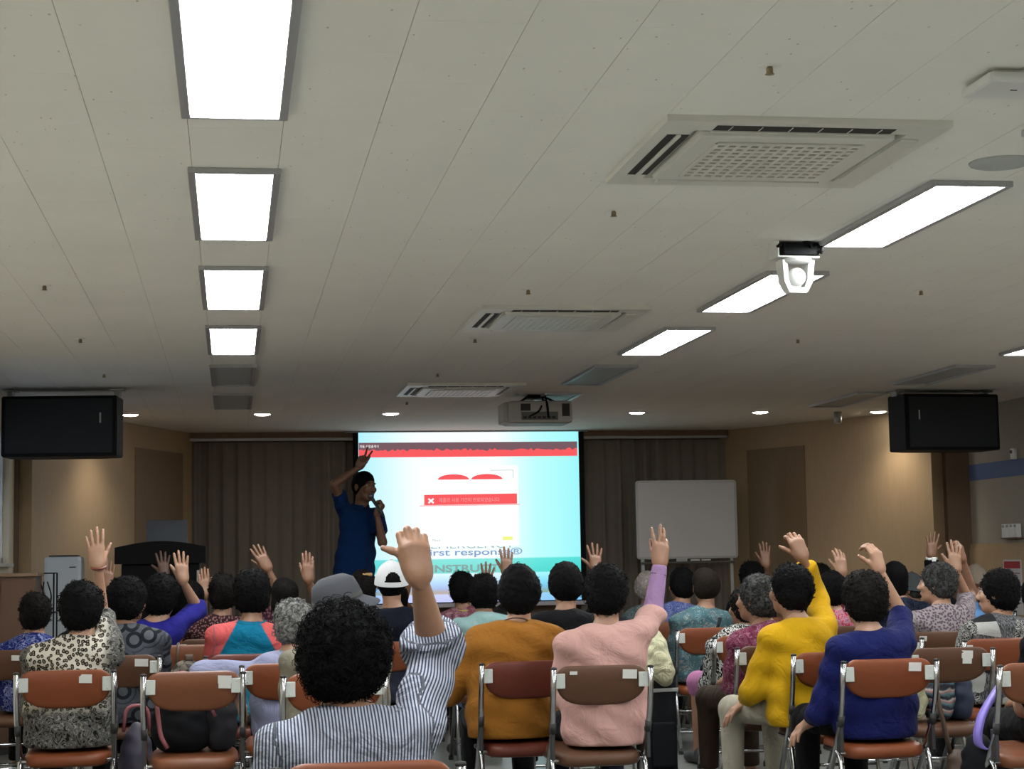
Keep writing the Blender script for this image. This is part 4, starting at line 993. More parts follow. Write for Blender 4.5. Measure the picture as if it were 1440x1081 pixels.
for k in range(7): MB().box((-.16, -.0055, .12 - k * .045), (.16 - .05 * (k % 3), -.004, .132 - k * .045)).build('text_line', plain('poster_ink', (.25, .15, .16), .6), r)
yq = at_wall(1431, (XR, 0), (XR, 20)) * 20; zq = at_y(1431, 638, yq).z
r = empty('wall_sensor', (XR, yq, zq), -PI / 2, 'small glossy sensor on the grey wall above the blue band', 'sensor'); MB().bbox((-.035, -.04, -.05), (.035, 0, .05), .008).build('housing', m_white, r); MB().lathe([(0, 0), (.018, 0), (.016, -.012), (0, -.014)], 14, M=TR(0, -.04, .02) @ Matrix.Rotation(-PI / 2, 4, 'X')).build('lens', m_chrome, r)

# ------------------------------------------------------------------ cloth, skin, hair
MAT = {}
MAT['eye_white'] = plain('eye_white', (.32, .3, .28), .4); MAT['iris'] = plain('iris', (.012, .01, .009), .3); MAT['lip'] = plain('lip', (.38, .15, .12), .5); MAT['shoe'] = plain('shoe_leather', (.02, .02, .022), .5)
MAT['skin'] = skin_mat('skin_warm', (.25, .135, .083)); MAT['skin_light'] = skin_mat('skin_light', (.31, .18, .118)); MAT['skin_tan'] = skin_mat('skin_tan', (.185, .095, .057)); MAT['skin_deep'] = skin_mat('skin_deep', (.12, .065, .045))
def hairm(name, c1, c2, sc=40, lo=.45, hi=.7, rough=.75):
    s = NT(name); v = s.coord(); n = s.noise(v, sc, 4, .7, 1.5); s.base(s.ramp(n, [(lo, c1), (hi, c2)])); s.rough(rough); s.b.inputs['Specular IOR Level'].default_value = .07
    s.bump(s.noise(v, 120, 4, .7, 1), .6, .006); MAT[name] = s.done()
hairm('hair_black', (.002, .002, .0024), (.006, .0055, .006)); hairm('hair_dark', (.004, .0035, .003), (.013, .010, .009)); hairm('hair_brown', (.008, .006, .0045), (.02, .015, .012))
hairm('hair_salt', (.012, .012, .012), (.085, .085, .082), 30, .42, .75); hairm('hair_grey', (.03, .03, .03), (.26, .26, .25), 28, .38, .7); hairm('hair_pale', (.2, .17, .15), (.4, .36, .33))
def C(n, *rgb, **k): MAT[n] = cloth(n, srgb(*rgb), **k)
C('pants_black', 22, 22, 26); C('pants_navy', 28, 32, 48); C('pants_cream', 205, 198, 178, fold=.5); C('pants_brown', 70, 55, 45); C('pants_pink', 215, 140, 190); C('pants_grey', 80, 82, 88)
C('mustard', 190, 126, 48); C('pink', 242, 190, 180); C('lavender', 205, 165, 215); C('yellow', 246, 192, 28); C('navy', 26, 34, 100, fold=.5); C('black_tee', 20, 20, 24); C('aqua', 170, 208, 208)
C('royal', 44, 42, 150); C('green', 40, 150, 60); C('lilac_shirt', 182, 186, 222); C('beige', 166, 160, 142); C('lightblue', 110, 160, 215); C('polo_blue', 22, 62, 120, fold=.5); C('sleeve_denim', 120, 140, 175); C('offwhite', 226, 214, 205)
C('teal', 24, 130, 165); C('coral', 240, 110, 110); C('dark_wool', 24, 24, 30); C('yellow_green', 205, 205, 70); C('red_pink', 222, 60, 95); C('cuff_mustard', 170, 105, 40); C('cream_fluff', 222, 216, 180, fold=.8)
def two_tone(s, v): z = s.sep(v)[2]; return s.ramp(z, [(.80, (srgb(58, 62, 78))), (.802, srgb(22, 26, 42))], 'CONSTANT')
MAT['navy_two_tone'] = pattern('navy_two_tone', two_tone)
def leopard(s, v):
    nz = s.n('ShaderNodeTexNoise', {'Vector': v, 'Scale': 30.0, 'Detail': 2.0}); sc = s.n('ShaderNodeVectorMath', {0: nz.outputs['Color']}, operation='SCALE'); sc.inputs['Scale'].default_value = .022
    p = s.n('ShaderNodeVectorMath', {0: v, 1: sc.outputs[0]}, operation='ADD').outputs[0]; d = s.vor2(p, 46, rnd=.8)
    ring = s.ramp(d, [(.0, srgb(150, 140, 125)), (.16, srgb(150, 140, 125)), (.2, srgb(24, 20, 20)), (.36, srgb(24, 20, 20)), (.42, srgb(240, 232, 216))])
    gate = s.ramp(s.noise(v, 45, 1), [(.26, (0, 0, 0)), (.32, (1, 1, 1))]); c = s.mix(gate, srgb(240, 232, 216), ring)
    sw = s.ramp(s.noise(p, 26, 3, .6, 3), [(.42, srgb(34, 34, 36)), (.5, srgb(150, 148, 142)), (.55, srgb(50, 50, 52)), (.62, srgb(175, 172, 165))])
    z = s.sep(v)[2]; x = s.sep(v)[0]; band = s.math('ADD', z, s.math('MULTIPLY', x, -.9))
    lowm = s.ramp(s.math('ADD', z, 0), [(.60, (1, 1, 1)), (.64, (0, 0, 0))]); sm = s.ramp(s.math('ADD', x, 0), [(.15, (0, 0, 0)), (.19, (1, 1, 1))])
    return s.mix(s.n('ShaderNodeMath', {0: lowm, 1: sm}, operation='MAXIMUM').outputs[0], c, sw)
MAT['leopard'] = pattern('leopard', leopard)
def rings(s, v):
    d = s.vor2(v, 8.5, rnd=.8); c = s.ramp(d, [(.0, srgb(120, 124, 132)), (.2, srgb(120, 124, 132)), (.23, srgb(16, 16, 20)), (.36, srgb(16, 16, 20)), (.39, srgb(104, 108, 116)), (.52, srgb(92, 96, 104)), (.54, srgb(40, 42, 48)), (.60, srgb(96, 100, 108))]); return s.mix(s.math('MULTIPLY', s.noise(v, 8, 3), .6), c, srgb(70, 74, 84))
MAT['rings'] = pattern('rings', rings)
MAT['blue_floral'] = floral('blue_floral', srgb(40, 52, 140), [srgb(150, 170, 225), srgb(30, 36, 110), srgb(195, 205, 240)], 26)
def dots(name, base, dot, sc, r=.25):
    MAT[name] = pattern(name, lambda s, v: s.ramp(s.vor2(v, sc), [(r, dot), (r + .05, base)]))
dots('maroon_dots', srgb(58, 30, 36), srgb(150, 110, 110), 60, .28); dots('dark_maroon', srgb(50, 20, 32), srgb(110, 70, 80), 45, .3); dots('grey_speckle', srgb(188, 176, 180), srgb(120, 104, 116), 62, .36)
def plaid(s, v):
    w = s.n('ShaderNodeTexWave', {'Vector': v, 'Scale': 14.0, 'Distortion': 2.0}).outputs['Fac']; return s.mix(w, srgb(28, 20, 34), srgb(120, 50, 110))
MAT['plaid_magenta'] = pattern('plaid_magenta', plaid)
MAT['teal_floral'] = floral('teal_floral', srgb(96, 134, 142), [srgb(190, 180, 170), srgb(60, 110, 130), srgb(215, 150, 130), srgb(140, 190, 200)], 22, dens=.3)
MAT['grey_floral'] = floral('grey_floral', srgb(110, 128, 135), [srgb(160, 165, 160), srgb(80, 100, 110), srgb(140, 160, 130)], 24)
MAT['blue_shirt_floral'] = floral('blue_shirt_floral', srgb(110, 125, 190), [srgb(70, 80, 150), srgb(160, 170, 215)], 24)
MAT['maroon_floral'] = floral('maroon_floral', srgb(140, 62, 92), [srgb(196, 150, 170), srgb(110, 40, 66), srgb(170, 100, 130)], 24)
MAT['pink_floral'] = floral('pink_floral', srgb(150, 90, 105), [srgb(215, 170, 180), srgb(110, 50, 70)], 30)
MAT['red_pink_floral'] = floral('red_pink_floral', srgb(225, 75, 105), [srgb(235, 180, 200), srgb(200, 180, 200), srgb(215, 50, 80)], 18)
MAT['navy_floral'] = floral('navy_floral', srgb(28, 32, 52), [srgb(60, 80, 110), srgb(20, 22, 40), srgb(45, 60, 95)], 30)
def zig(s, v):
    n = s.noise(s.map(v, (1, 1, .6)), 40, 1, .4, 3); return s.ramp(n, [(.47, srgb(24, 24, 26)), (.5, srgb(228, 226, 220))], 'CONSTANT')
MAT['bw_swirl'] = pattern('bw_swirl', zig)
def patch(s, v):
    ck = s.vor(s.map(v, (1, .2, 1.2)), 9, out='Color', rnd=.4); r = s.sep(ck)[0]
    n = s.ramp(s.noise(v, 95, 1, .4, 2), [(.46, srgb(30, 30, 32)), (.5, srgb(200, 198, 194))], 'CONSTANT'); l = s.ramp(s.noise(s.map(v, (4, 4, 1)), 40, 2), [(.4, srgb(60, 62, 66)), (.6, srgb(140, 140, 142))])
    a = s.mix(s.ramp(r, [(.35, (0, 0, 0)), (.351, (1, 1, 1))], 'CONSTANT'), n, l); a = s.mix(s.ramp(r, [(.6, (0, 0, 0)), (.601, (1, 1, 1))], 'CONSTANT'), a, srgb(50, 52, 56)); return s.mix(s.ramp(r, [(.8, (0, 0, 0)), (.801, (1, 1, 1))], 'CONSTANT'), a, srgb(205, 204, 200))
MAT['patchwork'] = pattern('patchwork', patch)
def stripes(s, v):
    nz = s.n('ShaderNodeTexNoise', {'Vector': v, 'Scale': 5.0, 'Detail': 1.0}); x = s.math('MULTIPLY_ADD', nz.outputs[0], .03, s.sep(v)[0]); w = s.math('SINE', s.math('MULTIPLY', x, 2 * PI / .0080))
    return s.ramp(s.math('MULTIPLY_ADD', w, .5, .5), [(.34, srgb(84, 92, 120)), (.6, srgb(222, 228, 242))])
MAT['stripes'] = pattern('stripes', stripes, .8)
def raglan(s, v):
    x = s.math('ABSOLUTE', s.sep(v)[0]); z = s.sep(v)[2]; k = s.math('ADD', x, s.math('MULTIPLY', z, .55)); m = s.ramp(s.math('ADD', k, -.05), [(.538, (0, 0, 0)), (.542, (1, 1, 1))])
    return s.mix(m, s.ramp(z, [(.70, srgb(70, 160, 185)), (.705, srgb(18, 128, 165))]), srgb(242, 112, 112))
MAT['raglan'] = pattern('raglan', raglan, .5)
MAT['offwhite_black'] = pattern('offwhite_black', lambda s, v: s.ramp(s.sep(v)[2], [(.71, srgb(14, 14, 18)), (.713, srgb(226, 214, 205))], 'CONSTANT'))

# ------------------------------------------------------------------ folding chairs
m_or = plain('vinyl_orange', (.15, .041, .015), .43, bump=.15, bscale=200, var=.2, spec=.22); m_br = plain('vinyl_brown', (.075, .034, .018), .48, bump=.15, bscale=200, var=.2, spec=.22)
m_brick = plain('vinyl_brick', (.098, .023, .014), .4, bump=.15, bscale=200, var=.2, spec=.22); m_tan = plain('vinyl_tan', (.135, .048, .022), .4, bump=.15, bscale=200, var=.2, spec=.22)
m_brk = plain('bracket_grey', (.36, .38, .35), .45); m_rub = plain('rubber', (.012, .012, .012), .7); m_stick = plain('sticker_paper', (.50, .50, .47), .7, var=.2, bscale=50)
def tmpl_chair():
    r = empty('folding_chair', (0, 0, 0))
    ol = []
    for sx, a0 in ((1, 0), (-1, PI / 2)):        # flat top with round shoulders
        for k in range(7): a = a0 + k * PI / 12; ol.append((sx * .145 + .055 * math.cos(a), .045 + .045 * math.sin(a)))
    for k in range(19): a = PI + PI * k / 18; q = abs(math.cos(a)) ** .6 * (1 if math.cos(a) > 0 else -1); ol.append((.20 * q, .02 + .105 * math.sin(a) * 1.0))
    ol = [(x, y) for x, y in ol]
    mb = MB().pillow(ol, .030, rings=3); vs = []
    for x, y, z in mb.v: vs.append((x, -.225 + .10 * (x * x / .04 - 1) * -.28 - z + (y) * -.16 + 0.0 * x, .715 + y))
    mb.v = vs; mb.build('backrest', m_or, r)
    so = []
    for k in range(40):
        a = 2 * PI * k / 40; cxx, syy = math.cos(a), math.sin(a); e = .45
        so.append((.195 * abs(cxx) ** e * (1 if cxx > 0 else -1) * (1 + .0 * syy), .195 * abs(syy) ** e * (1 if syy > 0 else -1)))
    mb = MB().pillow(so, .055, rings=3, edge=.02); mb.v = [(x, y, .405 + z + .012 * (y / .2)) for x, y, z in mb.v]; mb.build('seat', m_or, r)
    for s in (-1, 1):
        MB().tube(bend([(s * .214, -.262, .795), (s * .216, -.235, .64), (s * .212, -.19, .52), (s * .205, .19, .02)], .09), .0128, 10).build('front_leg', m_chrome, r)
        MB().tube(bend([(s * .204, .05, .40), (s * .206, -.14, .40), (s * .21, -.262, .02)], .05), .0118, 10).build('rear_leg', m_chrome, r)
        MB().tube([(s * .2125, -.205, .56), (s * .212, -.19, .515)], .0145, 10).bbox((s * .212 - .008, -.2, .4), (s * .212 + .008, -.15, .53), .003).build('hinge_collar', m_rub, r)
        MB().lathe([(0, 0), (.014, .0), (.013, .008), (0, .011)], 10, M=TR(s * .214, -.262, .793)).build('end_cap', m_rub, r)
        b = MB().bbox((-.027, -.004, -.032), (.027, .004, .032), .006, M=TR(s * .190, -.2475, .742)).build('bracket', m_brk, r)
        for z in (-.02, .02): MB().lathe([(0, -.003), (.005, -.003), (.005, .0)], 8, M=TR(s * .187, -.2515, .742 + z) @ Matrix.Rotation(PI / 2, 4, 'X')).build('screw', m_steel, b)
        for (x, y) in ((s * .205, .19), (s * .21, -.262)): MB().lathe([(0, 0), (.016, 0), (.016, .025), (.013, .032), (0, .032)], 10, M=TR(x, y, 0)).build('foot_cap', m_rub, r)
    for pts in (((-.205, .105, .13), (.205, .105, .13)), ((-.212, -.235, .14), (.212, -.235, .14)), ((-.21, -.18, .27), (.21, -.18, .27))): MB().tube(pts, .0075, 8).build('crossbar', m_chrome, r)
    MB().tube([(-.2, .05, .392), (.2, .05, .392)], .008, 8).tube([(-.2, -.14, .392), (.2, -.14, .392)], .008, 8).build('seat_rail', m_chrome, r)
    return r
CH0 = tmpl_chair(); ch_used = [False]
def sticker(r, x, z, w=.058, h=.040, mat=None, rot=.03):
    y = -.225 + .10 * (x * x / .04 - 1) * -.28 - .0280 - (z - .715) * .16
    MB().bbox((-w / 2, -.0012, -h / 2), (w / 2, .0008, h / 2), .0006, M=TR(x, y, z) @ Matrix.Rotation(-1.4 * x, 4, 'Z') @ Matrix.Rotation(rot, 4, 'Y') @ Matrix.Rotation(.16, 4, 'X')).build('label_sticker', mat or m_stick, r)
CHY = {}
def chair(px, py, colour, label, rz=0, st=(), xy=None):
    if xy: x, y = xy
    else:
        q = at_z(px, py, .803); x, y = q.x, q.y + .245
    if not ch_used[0]: c = CH0; ch_used[0] = True
    else: c = copy_tree(CH0T)
    return _setchair(c, x, y, colour, label, rz, st)
def _setchair(c, x, y, colour, label, rz, st):
    c.location = (x, y, 0); c.rotation_euler = (0, 0, rz); tag(c, label, 'chair', 'folding chairs in rows')
    for o in kids(c):
        if o.name.startswith(('backrest', 'seat')) and not o.name.startswith('seat_rail'): remat(o, colour)
    for a in st: sticker(c, *a)
    return c
CHAIRS = [
 (518, 1073, m_or, 'orange folding chair nearest the camera, only its top edge showing', 0, ()),
 (92, 943, m_or, 'orange folding chair under the woman in the leopard print blouse', 0, ((.088, .765),)),
 (272, 945, m_tan, 'empty tan folding chair holding the black backpack, two stickers', 0, ((.135, .768, .06, .035), (.135, .742, .055, .025))),
 (-11, 915, m_br, 'brown folding chair at the left edge under the blue floral blouse', 0, ((.13, .76, .05, .03),)),
 (166, 922, m_br, 'brown folding chair behind the woman in the grey ring print', 0, ((.12, .765, .07, .04),)),
 (275, 907, m_tan, 'tan folding chair with a cloth and checked bag on it, beside the teal jersey', 0, ()),
 (185, 908, m_or, 'orange folding chair under the woman in royal blue sleeves', 0, ()),
 (348, 920, m_brick, 'dark red folding chair under the teal and coral jersey', 0, ()),
 (405, 933, m_or, 'orange folding chair under the grey-haired woman in lilac', 0, ()),
 (470, 947, m_or, 'orange folding chair mostly hidden by the nearest woman', 0, ()),
 (545, 903, m_or, 'orange folding chair with sticker under the person in the white cap', 0, ((.1, .765, .06, .04),)),
 (742, 930, m_brick, 'brick red folding chair under the woman in mustard', 0, ()),
 (846, 936, m_br, 'brown folding chair with torn sticker under the woman in pink', 0, ((.125, .765, .062, .04), (-.125, .775, .035, .015))),
 (997, 883, m_or, 'orange folding chair under the man in the teal floral shirt', 0, ()),
 (935, 874, m_tan, 'tan folding chair under the person in blue and grey florals', 0, ()),
 (1092, 908, m_br, 'brown folding chair under the woman in the maroon floral blouse', .0, ()),
 (1178, 917, m_or, 'orange folding chair under the woman in bright yellow', -.03, ()),
 (1250, 927, m_or, 'orange folding chair with one sticker under the woman in navy', 0, ((.12, .768, .055, .038),)),
 (1336, 911, m_br, 'empty brown folding chair with two stickers holding the bags', 0, ((.09, .77, .055, .038), (.09, .74, .045, .03))),
 (1322, 888, m_br, 'brown folding chair under the grey-haired woman in speckled grey', 0, ((-.105, .765, .05, .03),)),
 (1243, 897, m_or, 'orange folding chair behind the empty brown one, mostly hidden', 0, ()),
 (1408, 898, m_or, 'orange folding chair under the woman in black and white patchwork', 0, ()),
 (1472, 932, m_tan, 'tan folding chair cut off by the right edge', 0, ()),
 (690, 893, m_br, 'brown folding chair under the woman in pale aqua', 0, ())]
CHT = []
CH0T = CH0
for i, (px, py, colr, lb, rz, st) in enumerate(CHAIRS):
    q = at_z(px, py, .803); CHT.append((q.x, q.y + .245))
def make_chairs(extra):
    """all chairs; the first one is the template itself, set last so that copies stay clean"""
    jobs = [(x, y, c[2], c[3], c[4], c[5]) for (x, y), c in zip(CHT, CHAIRS)] + extra
    m = {}
    for c in COL.objects:
        if c.parent: m.setdefault(c.parent.name, []).append(c)
    copies = [CH0] + [copy_tree(CH0, None, m) for _ in jobs[1:]]
    for c, j in zip(copies, jobs): _setchair(c, *j)
SEATY = {k: CHT[i][1] for i, k in enumerate(['P1', 'leo', 'bags', 'bluefl', 'rings', 'cloth', 'royal', 'teal', 'lilac', 'hat', 'cap', 'must', 'pink', 'tfl', 'bfl', 'mar', 'yel', 'nav', 'ebr', 'grsp', 'obh', 'patch', 'edge', 'aqua'])}
for k, v_ in SEATY.items(): print(k, round(v_, 2), end='; ')
print()
EX = []
CL = {'woman with a raised arm in a green': 'green blouse', 'person in a magenta plaid': 'magenta plaid top', 'person hidden behind the leopard': 'sitter hidden by the leopard blouse', 'woman in a maroon dotted': 'maroon dotted blouse', 'woman in a dark maroon': 'dark maroon blouse', 'person behind the grey hat': 'sitter behind the grey hat', 'person hidden behind the white cap': 'mustard cuff sitter', 'dark-haired person with a hair clip': 'sitter with the hair clip', 'woman with a yellow collar': 'yellow collared sitter', 'person hidden behind the mustard': 'sitter hidden by the mustard blouse', 'woman in a plain black tee': 'black tee', 'person hidden behind the pink': 'sitter hidden by the pink top', 'pale-haired person': 'pale-haired sitter', 'woman in a black and white swirl': 'black and white swirl blouse', 'person behind the yellow blouse': 'sitter behind the yellow blouse', 'woman in a red and pink': 'red and pink floral shirt', 'person near the right door': 'sitter nearest the right door', 'person in a dark navy floral': 'dark navy floral top', 'person in a grey cap': 'sitter in the grey cap', 'person behind the patchwork': 'light blue sleeve sitter', 'person raising a hand with a white watch': 'sitter with the white watch', 'person in a beige hat': 'sitter in the beige hat', 'person in a dark navy shirt': 'dark navy shirt at the right edge'}
def S(key, *a, **k):
    """seat someone in a chair that stands in view"""
    return seated(a[0], SEATY[key] + k.pop('dyseat', .0), *a[1:], **k)
def far(label, Y, *a, chair_label=None, cc=None, **k):
    """someone farther off; their own chair goes with them"""
    o = seated(label, Y, *a, **k); EX.append((o.location.x, Y, cc or m_or, chair_label or 'folding chair under the ' + next(v for k, v in CL.items() if label.startswith(k)), 0, ())); return o
# ------------------------------------------------------------------ the audience
A = lambda w, e, tip, **k: dict(w=w, e=e, tip=tip, **k)
S('P1', 'nearest woman with big black curls in a striped shirt raising her fist', 482, 830, 500, hair='big', hm='hair_black', top='stripes', sleeve=(.5, .66), near=True, seed=1, skin='skin',
  arms={1: A((590, 815), (628, 887), (580, 750), pose='fist', thumb='L', dy=.05, dye=.29, s=.97, up=.03)}, loose=.013, hs=1.05, hair_top=.146, width=1.08, topname='striped_shirt', af=1.05, ff=1.22, cuff=(1,))
S('leo', 'woman in a leopard and paisley print blouse raising a braceleted hand', 115, 813, 100, hair='perm', top='leopard', sleeve=(.46, .44), seed=2, width=1.08, skin='skin_light',
  arms={1: A((138, 797), (141, 842), (132, 745), pose='open', thumb='R', dy=.12)}, loose=.02, hsx=(1.06, 1, 1.0), hroll=-.08)
S('bluefl', 'dark-haired woman in a blue and white floral blouse at the left', 50, 830, 46, hair='perm', hm='hair_dark', top='blue_floral', seed=3, hsx=(.96, 1, .95))
S('rings', 'woman in a grey blouse printed with black rings', 181, 806, 176, hair='perm', top='rings', seed=4, hyaw=-.5, hsx=(1.1, 1.05, 1.05), loose=.02)
S('royal', 'woman in royal blue with her bare forearm raised before the lectern', 228, 803, 198, hair='perm', top='royal', sleeve=(.4, .52), seed=5, skin='skin_light',
  arms={1: A((257, 817), (263, 850), (254, 776), pose='open', thumb='L', dy=.05)}, hsx=(1.1, 1, 1.1), hyaw=-.3)
far('woman with a raised arm in a green blouse behind the royal blue sleeve', 12.3, 268, 812, 262, hair='bob', top='green', sleeve=(.3, .35), seed=6,
  arms={1: A((288, 836), (288, 866), (286, 806), pose='closed', thumb='R', dy=.1)})
far('person in a magenta plaid top raising a dim hand in front of the lectern', 13.3, 256, 820, 262, hair='perm', top='plaid_magenta', seed=7, skin='skin_deep',
  arms={0: A((231, 810), (236, 840), (229, 780), pose='spread', thumb='L', dy=.1)})
far('person hidden behind the leopard blouse, showing one raised hand', 12.2, 128, 822, 130, hair='bob', top='dark_wool', seed=8, skin='skin_tan', sleeve=(.3, .3),
  arms={1: A((151, 825), (146, 852), (153, 790), pose='open', thumb='L', dy=.1)})
far('woman in a maroon dotted blouse left of the teal jersey', 11.7, 314, 804, 300, hair='perm', hm='hair_dark', top='maroon_dots', seed=9, width=.95, cc=m_br)
S('teal', 'curly-haired woman in a teal and coral sports jersey', 354, 796, 349, hair='perm', top='raglan', sleeve=(.5, .5), seed=10, width=1.1, hsx=(1.05, 1, 1.05), topname='jersey')
far('woman in a dark maroon blouse raising her left arm behind the teal jersey', 11.9, 400, 808, 402, hair='bob', hm='hair_dark', top='dark_maroon', seed=11, skin='skin_tan', sleeve=(.25, .4),
  arms={0: A((377, 800), (390, 836), (359, 766), pose='open', thumb='L', dy=.12)})
far('person behind the grey hat holding up a left palm', 11.4, 468, 818, 466, hair='bob', top='dark_wool', seed=12, skin='skin_tan', sleeve=(.3, .3),
  arms={0: A((434, 816), (441, 842), (433, 784), pose='closed', thumb='L', dy=.1)})
lil = S('lilac', 'grey-haired woman in lilac resting an arm along the next chair', 412, 838, 408, hair='perm', hm='hair_grey', top='lilac_shirt', sleeve=(.96, .5), seed=13, skin='skin_light', hpitch=-.1,
  arms={0: A((330, 972), (296, 935), (338, 985), pose='lap', thumb='R', dy=.18, dye=-.06, up=.0, palm=(0, 0, -1))}, loose=.014)
hat = S('hat', 'person in a grey brimmed hat and beige vest behind the nearest woman', 470, 812, 471, hair='short', hm='hair_salt', top='beige', seed=14, width=1.12)
cap_ = S('cap', 'person in a white cap and dark navy two-tone shirt', 550, 789, 561, hair='short', hm='hair_black', top='navy_two_tone', sleeve=(.5, .5), seed=15, hair_top=.132, bottom='pants_grey')
far('person hidden behind the white cap with a raised arm and mustard cuff', 13.4, 556, 815, 560, hair='bob', top='cuff_mustard', sleeve=(.3, .5), seed=16,
  arms={1: A((577, 815), (572, 846), (578, 785), pose='closed', thumb='L', dy=.1)})
clip_ = far('dark-haired person with a hair clip left of the white cap', 12.4, 509, 799, 512, hair='perm', hm='hair_dark', top='dark_wool', seed=17)
far('woman with a yellow collar and pink floral top before the screen', 12.9, 649, 801, 655, hair='perm', top='pink_floral', seed=18, skin='skin_tan',
  arms={1: A((684, 826), (676, 850), (686, 797), pose='spread', thumb='L', dy=.1)})
S('aqua', 'woman in a pale aqua blouse in front of the screen', 679, 803, 682, hair='perm', top='aqua', seed=19, loose=.02)
S('must', 'woman in a mustard blouse with a thin necklace', 728, 789, 716, hair='wave', hm='hair_black', top='mustard', sleeve=(.62, .62), seed=20, width=1.12, loose=.022, skin='skin_light',
  arms={0: dict(w=(664, 985), e=(640, 950), tip=(690, 990), dy=.22, dye=.0, up=0, pose='lap', thumb='R', palm=(0, 0, -1))}, hsx=(1.0, 1, 1.04))
far('person hidden behind the mustard blouse raising a hand to the screen', 11.8, 727, 806, 727, hair='bob', top='dark_wool', seed=21, skin='skin_tan',
  arms={0: A((713, 808), (712, 838), (712, 772), pose='open', thumb='L', dy=.1)})
far('woman in a plain black tee between the mustard and pink blouses', 9.75, 794, 786, 791, hair='wave', top='black_tee', seed=22, hsx=(.98, 1, .98), cc=m_br)
S('pink', 'woman in a salmon pink top with lavender undersleeves raising her arm', 850, 789, 846, hair='perm', top='pink', sleeve=(.5, .53), seed=23, width=1.04, loose=.014, under=(1, MAT['lavender']),
  arms={1: A((928, 794), (924, 880), (931, 742), pose='three', thumb='L', dy=.22, dye=.34, s=1.0)}, bottom='pants_navy')
far('person hidden behind the pink top raising an open hand by the curtain', 11.5, 848, 806, 850, hair='bob', top='dark_wool', seed=24, skin='skin_tan',
  arms={0: A((838, 803), (842, 836), (836, 765), pose='spread', thumb='L', dy=.1)})
far('pale-haired person in a grey floral shirt below the whiteboard', 13.6, 913, 800, 915, hair='wave', hm='hair_pale', top='grey_floral', seed=25, hyaw=-.7, skin='skin_tan')
S('bfl', 'dark-haired person in a blue patterned shirt below the whiteboard', 957, 795, 945, hair='wave', top='blue_shirt_floral', seed=26, hyaw=.3)
tf = S('tfl', 'short-haired man in a teal floral shirt with a black shoulder strap', 991, 794, 984, hair='short', hm='hair_brown', top='teal_floral', sleeve=(.55, .55), seed=27, hsx=(1.1, 1.05, 1.04), bottom='pants_brown', width=1.05)
far('woman in a black and white swirl blouse with a pale yellow collar', 10.35, 1047, 820, 1038, hair='perm', hm='hair_dark', top='bw_swirl', sleeve=(.8, .8), seed=28, hyaw=.5, bottom='pants_pink', cut_leg=.2, knees=.14)
S('mar', 'grey-haired woman in a maroon floral blouse turned slightly left', 1062, 804, 1078, hair='perm', hm='hair_salt', top='maroon_floral', sleeve=(.5, .5), seed=29, hyaw=.55, rz=.25, width=1.08, bottom='pants_brown')
S('yel', 'woman in a bright yellow blouse and white trousers raising her arm', 1109, 789, 1122, hair='perm', top='yellow', sleeve=(.80, .9), seed=30, hyaw=.25, rz=.28, width=1.06, bottom='pants_cream', loose=.012,
  arms={1: A((1129, 784), (1150, 850), (1115, 750), pose='curl', thumb='L', dy=.12, dye=.25), 0: dict(w=(1052, 985), e=(1062, 965), tip=(1030, 1000), dy=.22, dye=-.12, up=0, pose='lap', thumb='R', palm=(0, 0, -1))})
far('person behind the yellow blouse with only black hair showing', 12.9, 1150, 789, 1152, hair='perm', top='dark_wool', seed=31)
far('woman in a red and pink floral shirt raising a half-closed hand', 11.35, 1168, 800, 1172, hair='perm', top='red_pink_floral', seed=32, skin='skin_light', cc=m_br,
  arms={1: A((1184, 806), (1186, 838), (1180, 770), pose='relaxed', thumb='L', dy=.1)})
far('person near the right door raising a dim hand behind others', 13.2, 1056, 787, 1060, hair='perm', top='dark_wool', seed=33, skin='skin_tan',
  arms={1: A((1077, 795), (1078, 825), (1075, 758), pose='open', thumb='L', dy=.1)})
S('nav', 'woman in a deep navy blouse raising a curled hand', 1213, 797, 1222, hair='perm', hm='hair_dark', top='navy', sleeve=(.95, .46), seed=34, rz=.12, width=1.06, loose=.012, skin='skin_light', hsx=(1.08, 1.02, 1.05),
  arms={1: A((1237, 803), (1270, 862), (1229, 768), pose='curl', thumb='L', dy=.2, dye=.3, turn=.5), 0: dict(w=(1146, 1008), e=(1160, 985), tip=(1128, 1022), dy=.22, dye=-.12, up=0, pose='lap', thumb='R', palm=(0, 0, -1))})
far('person in a dark navy floral top left of the speckled grey blouse', 12.1, 1257, 785, 1272, hair='bob', top='navy_floral', seed=35, hsx=(.95, 1, 1.05))
gcap = far('person in a grey cap seen beyond the navy floral top', 13.9, 1280, 806, 1286, hair='short', hm='hair_salt', top='dark_wool', seed=36, hyaw=.9, hair_top=.13)
S('grsp', 'grey-haired woman in a speckled grey blouse looking left, arm raised', 1316, 787, 1322, hair='perm', hm='hair_salt', top='grey_speckle', sleeve=(.5, .5), seed=37, hyaw=.95, skin='skin_light',
  arms={1: A((1344, 802), (1358, 850), (1341, 760), pose='open', thumb='L', dy=.1)})
far('person behind the patchwork blouse with a light blue sleeve raised', 11.3, 1398, 806, 1392, hair='perm', top='lightblue', sleeve=(.3, .8), seed=38,
  arms={0: A((1354, 788), (1367, 838), (1347, 745), pose='curl', thumb='R', dy=.1, turn=1.0)}, skin='skin_tan')
far('person raising a hand with a white watch above the grey-haired woman', 12.7, 1318, 800, 1318, hair='bob', top='dark_wool', sleeve=(.3, .95), seed=39, skin='skin_tan',
  arms={1: A((1310, 782), (1308, 815), (1312, 745), pose='spread', thumb='R', dy=.1)})
bh = far('person in a beige hat at the far right beyond the raised arms', 13.6, 1372, 792, 1374, hair=None, top='dark_wool', seed=40)
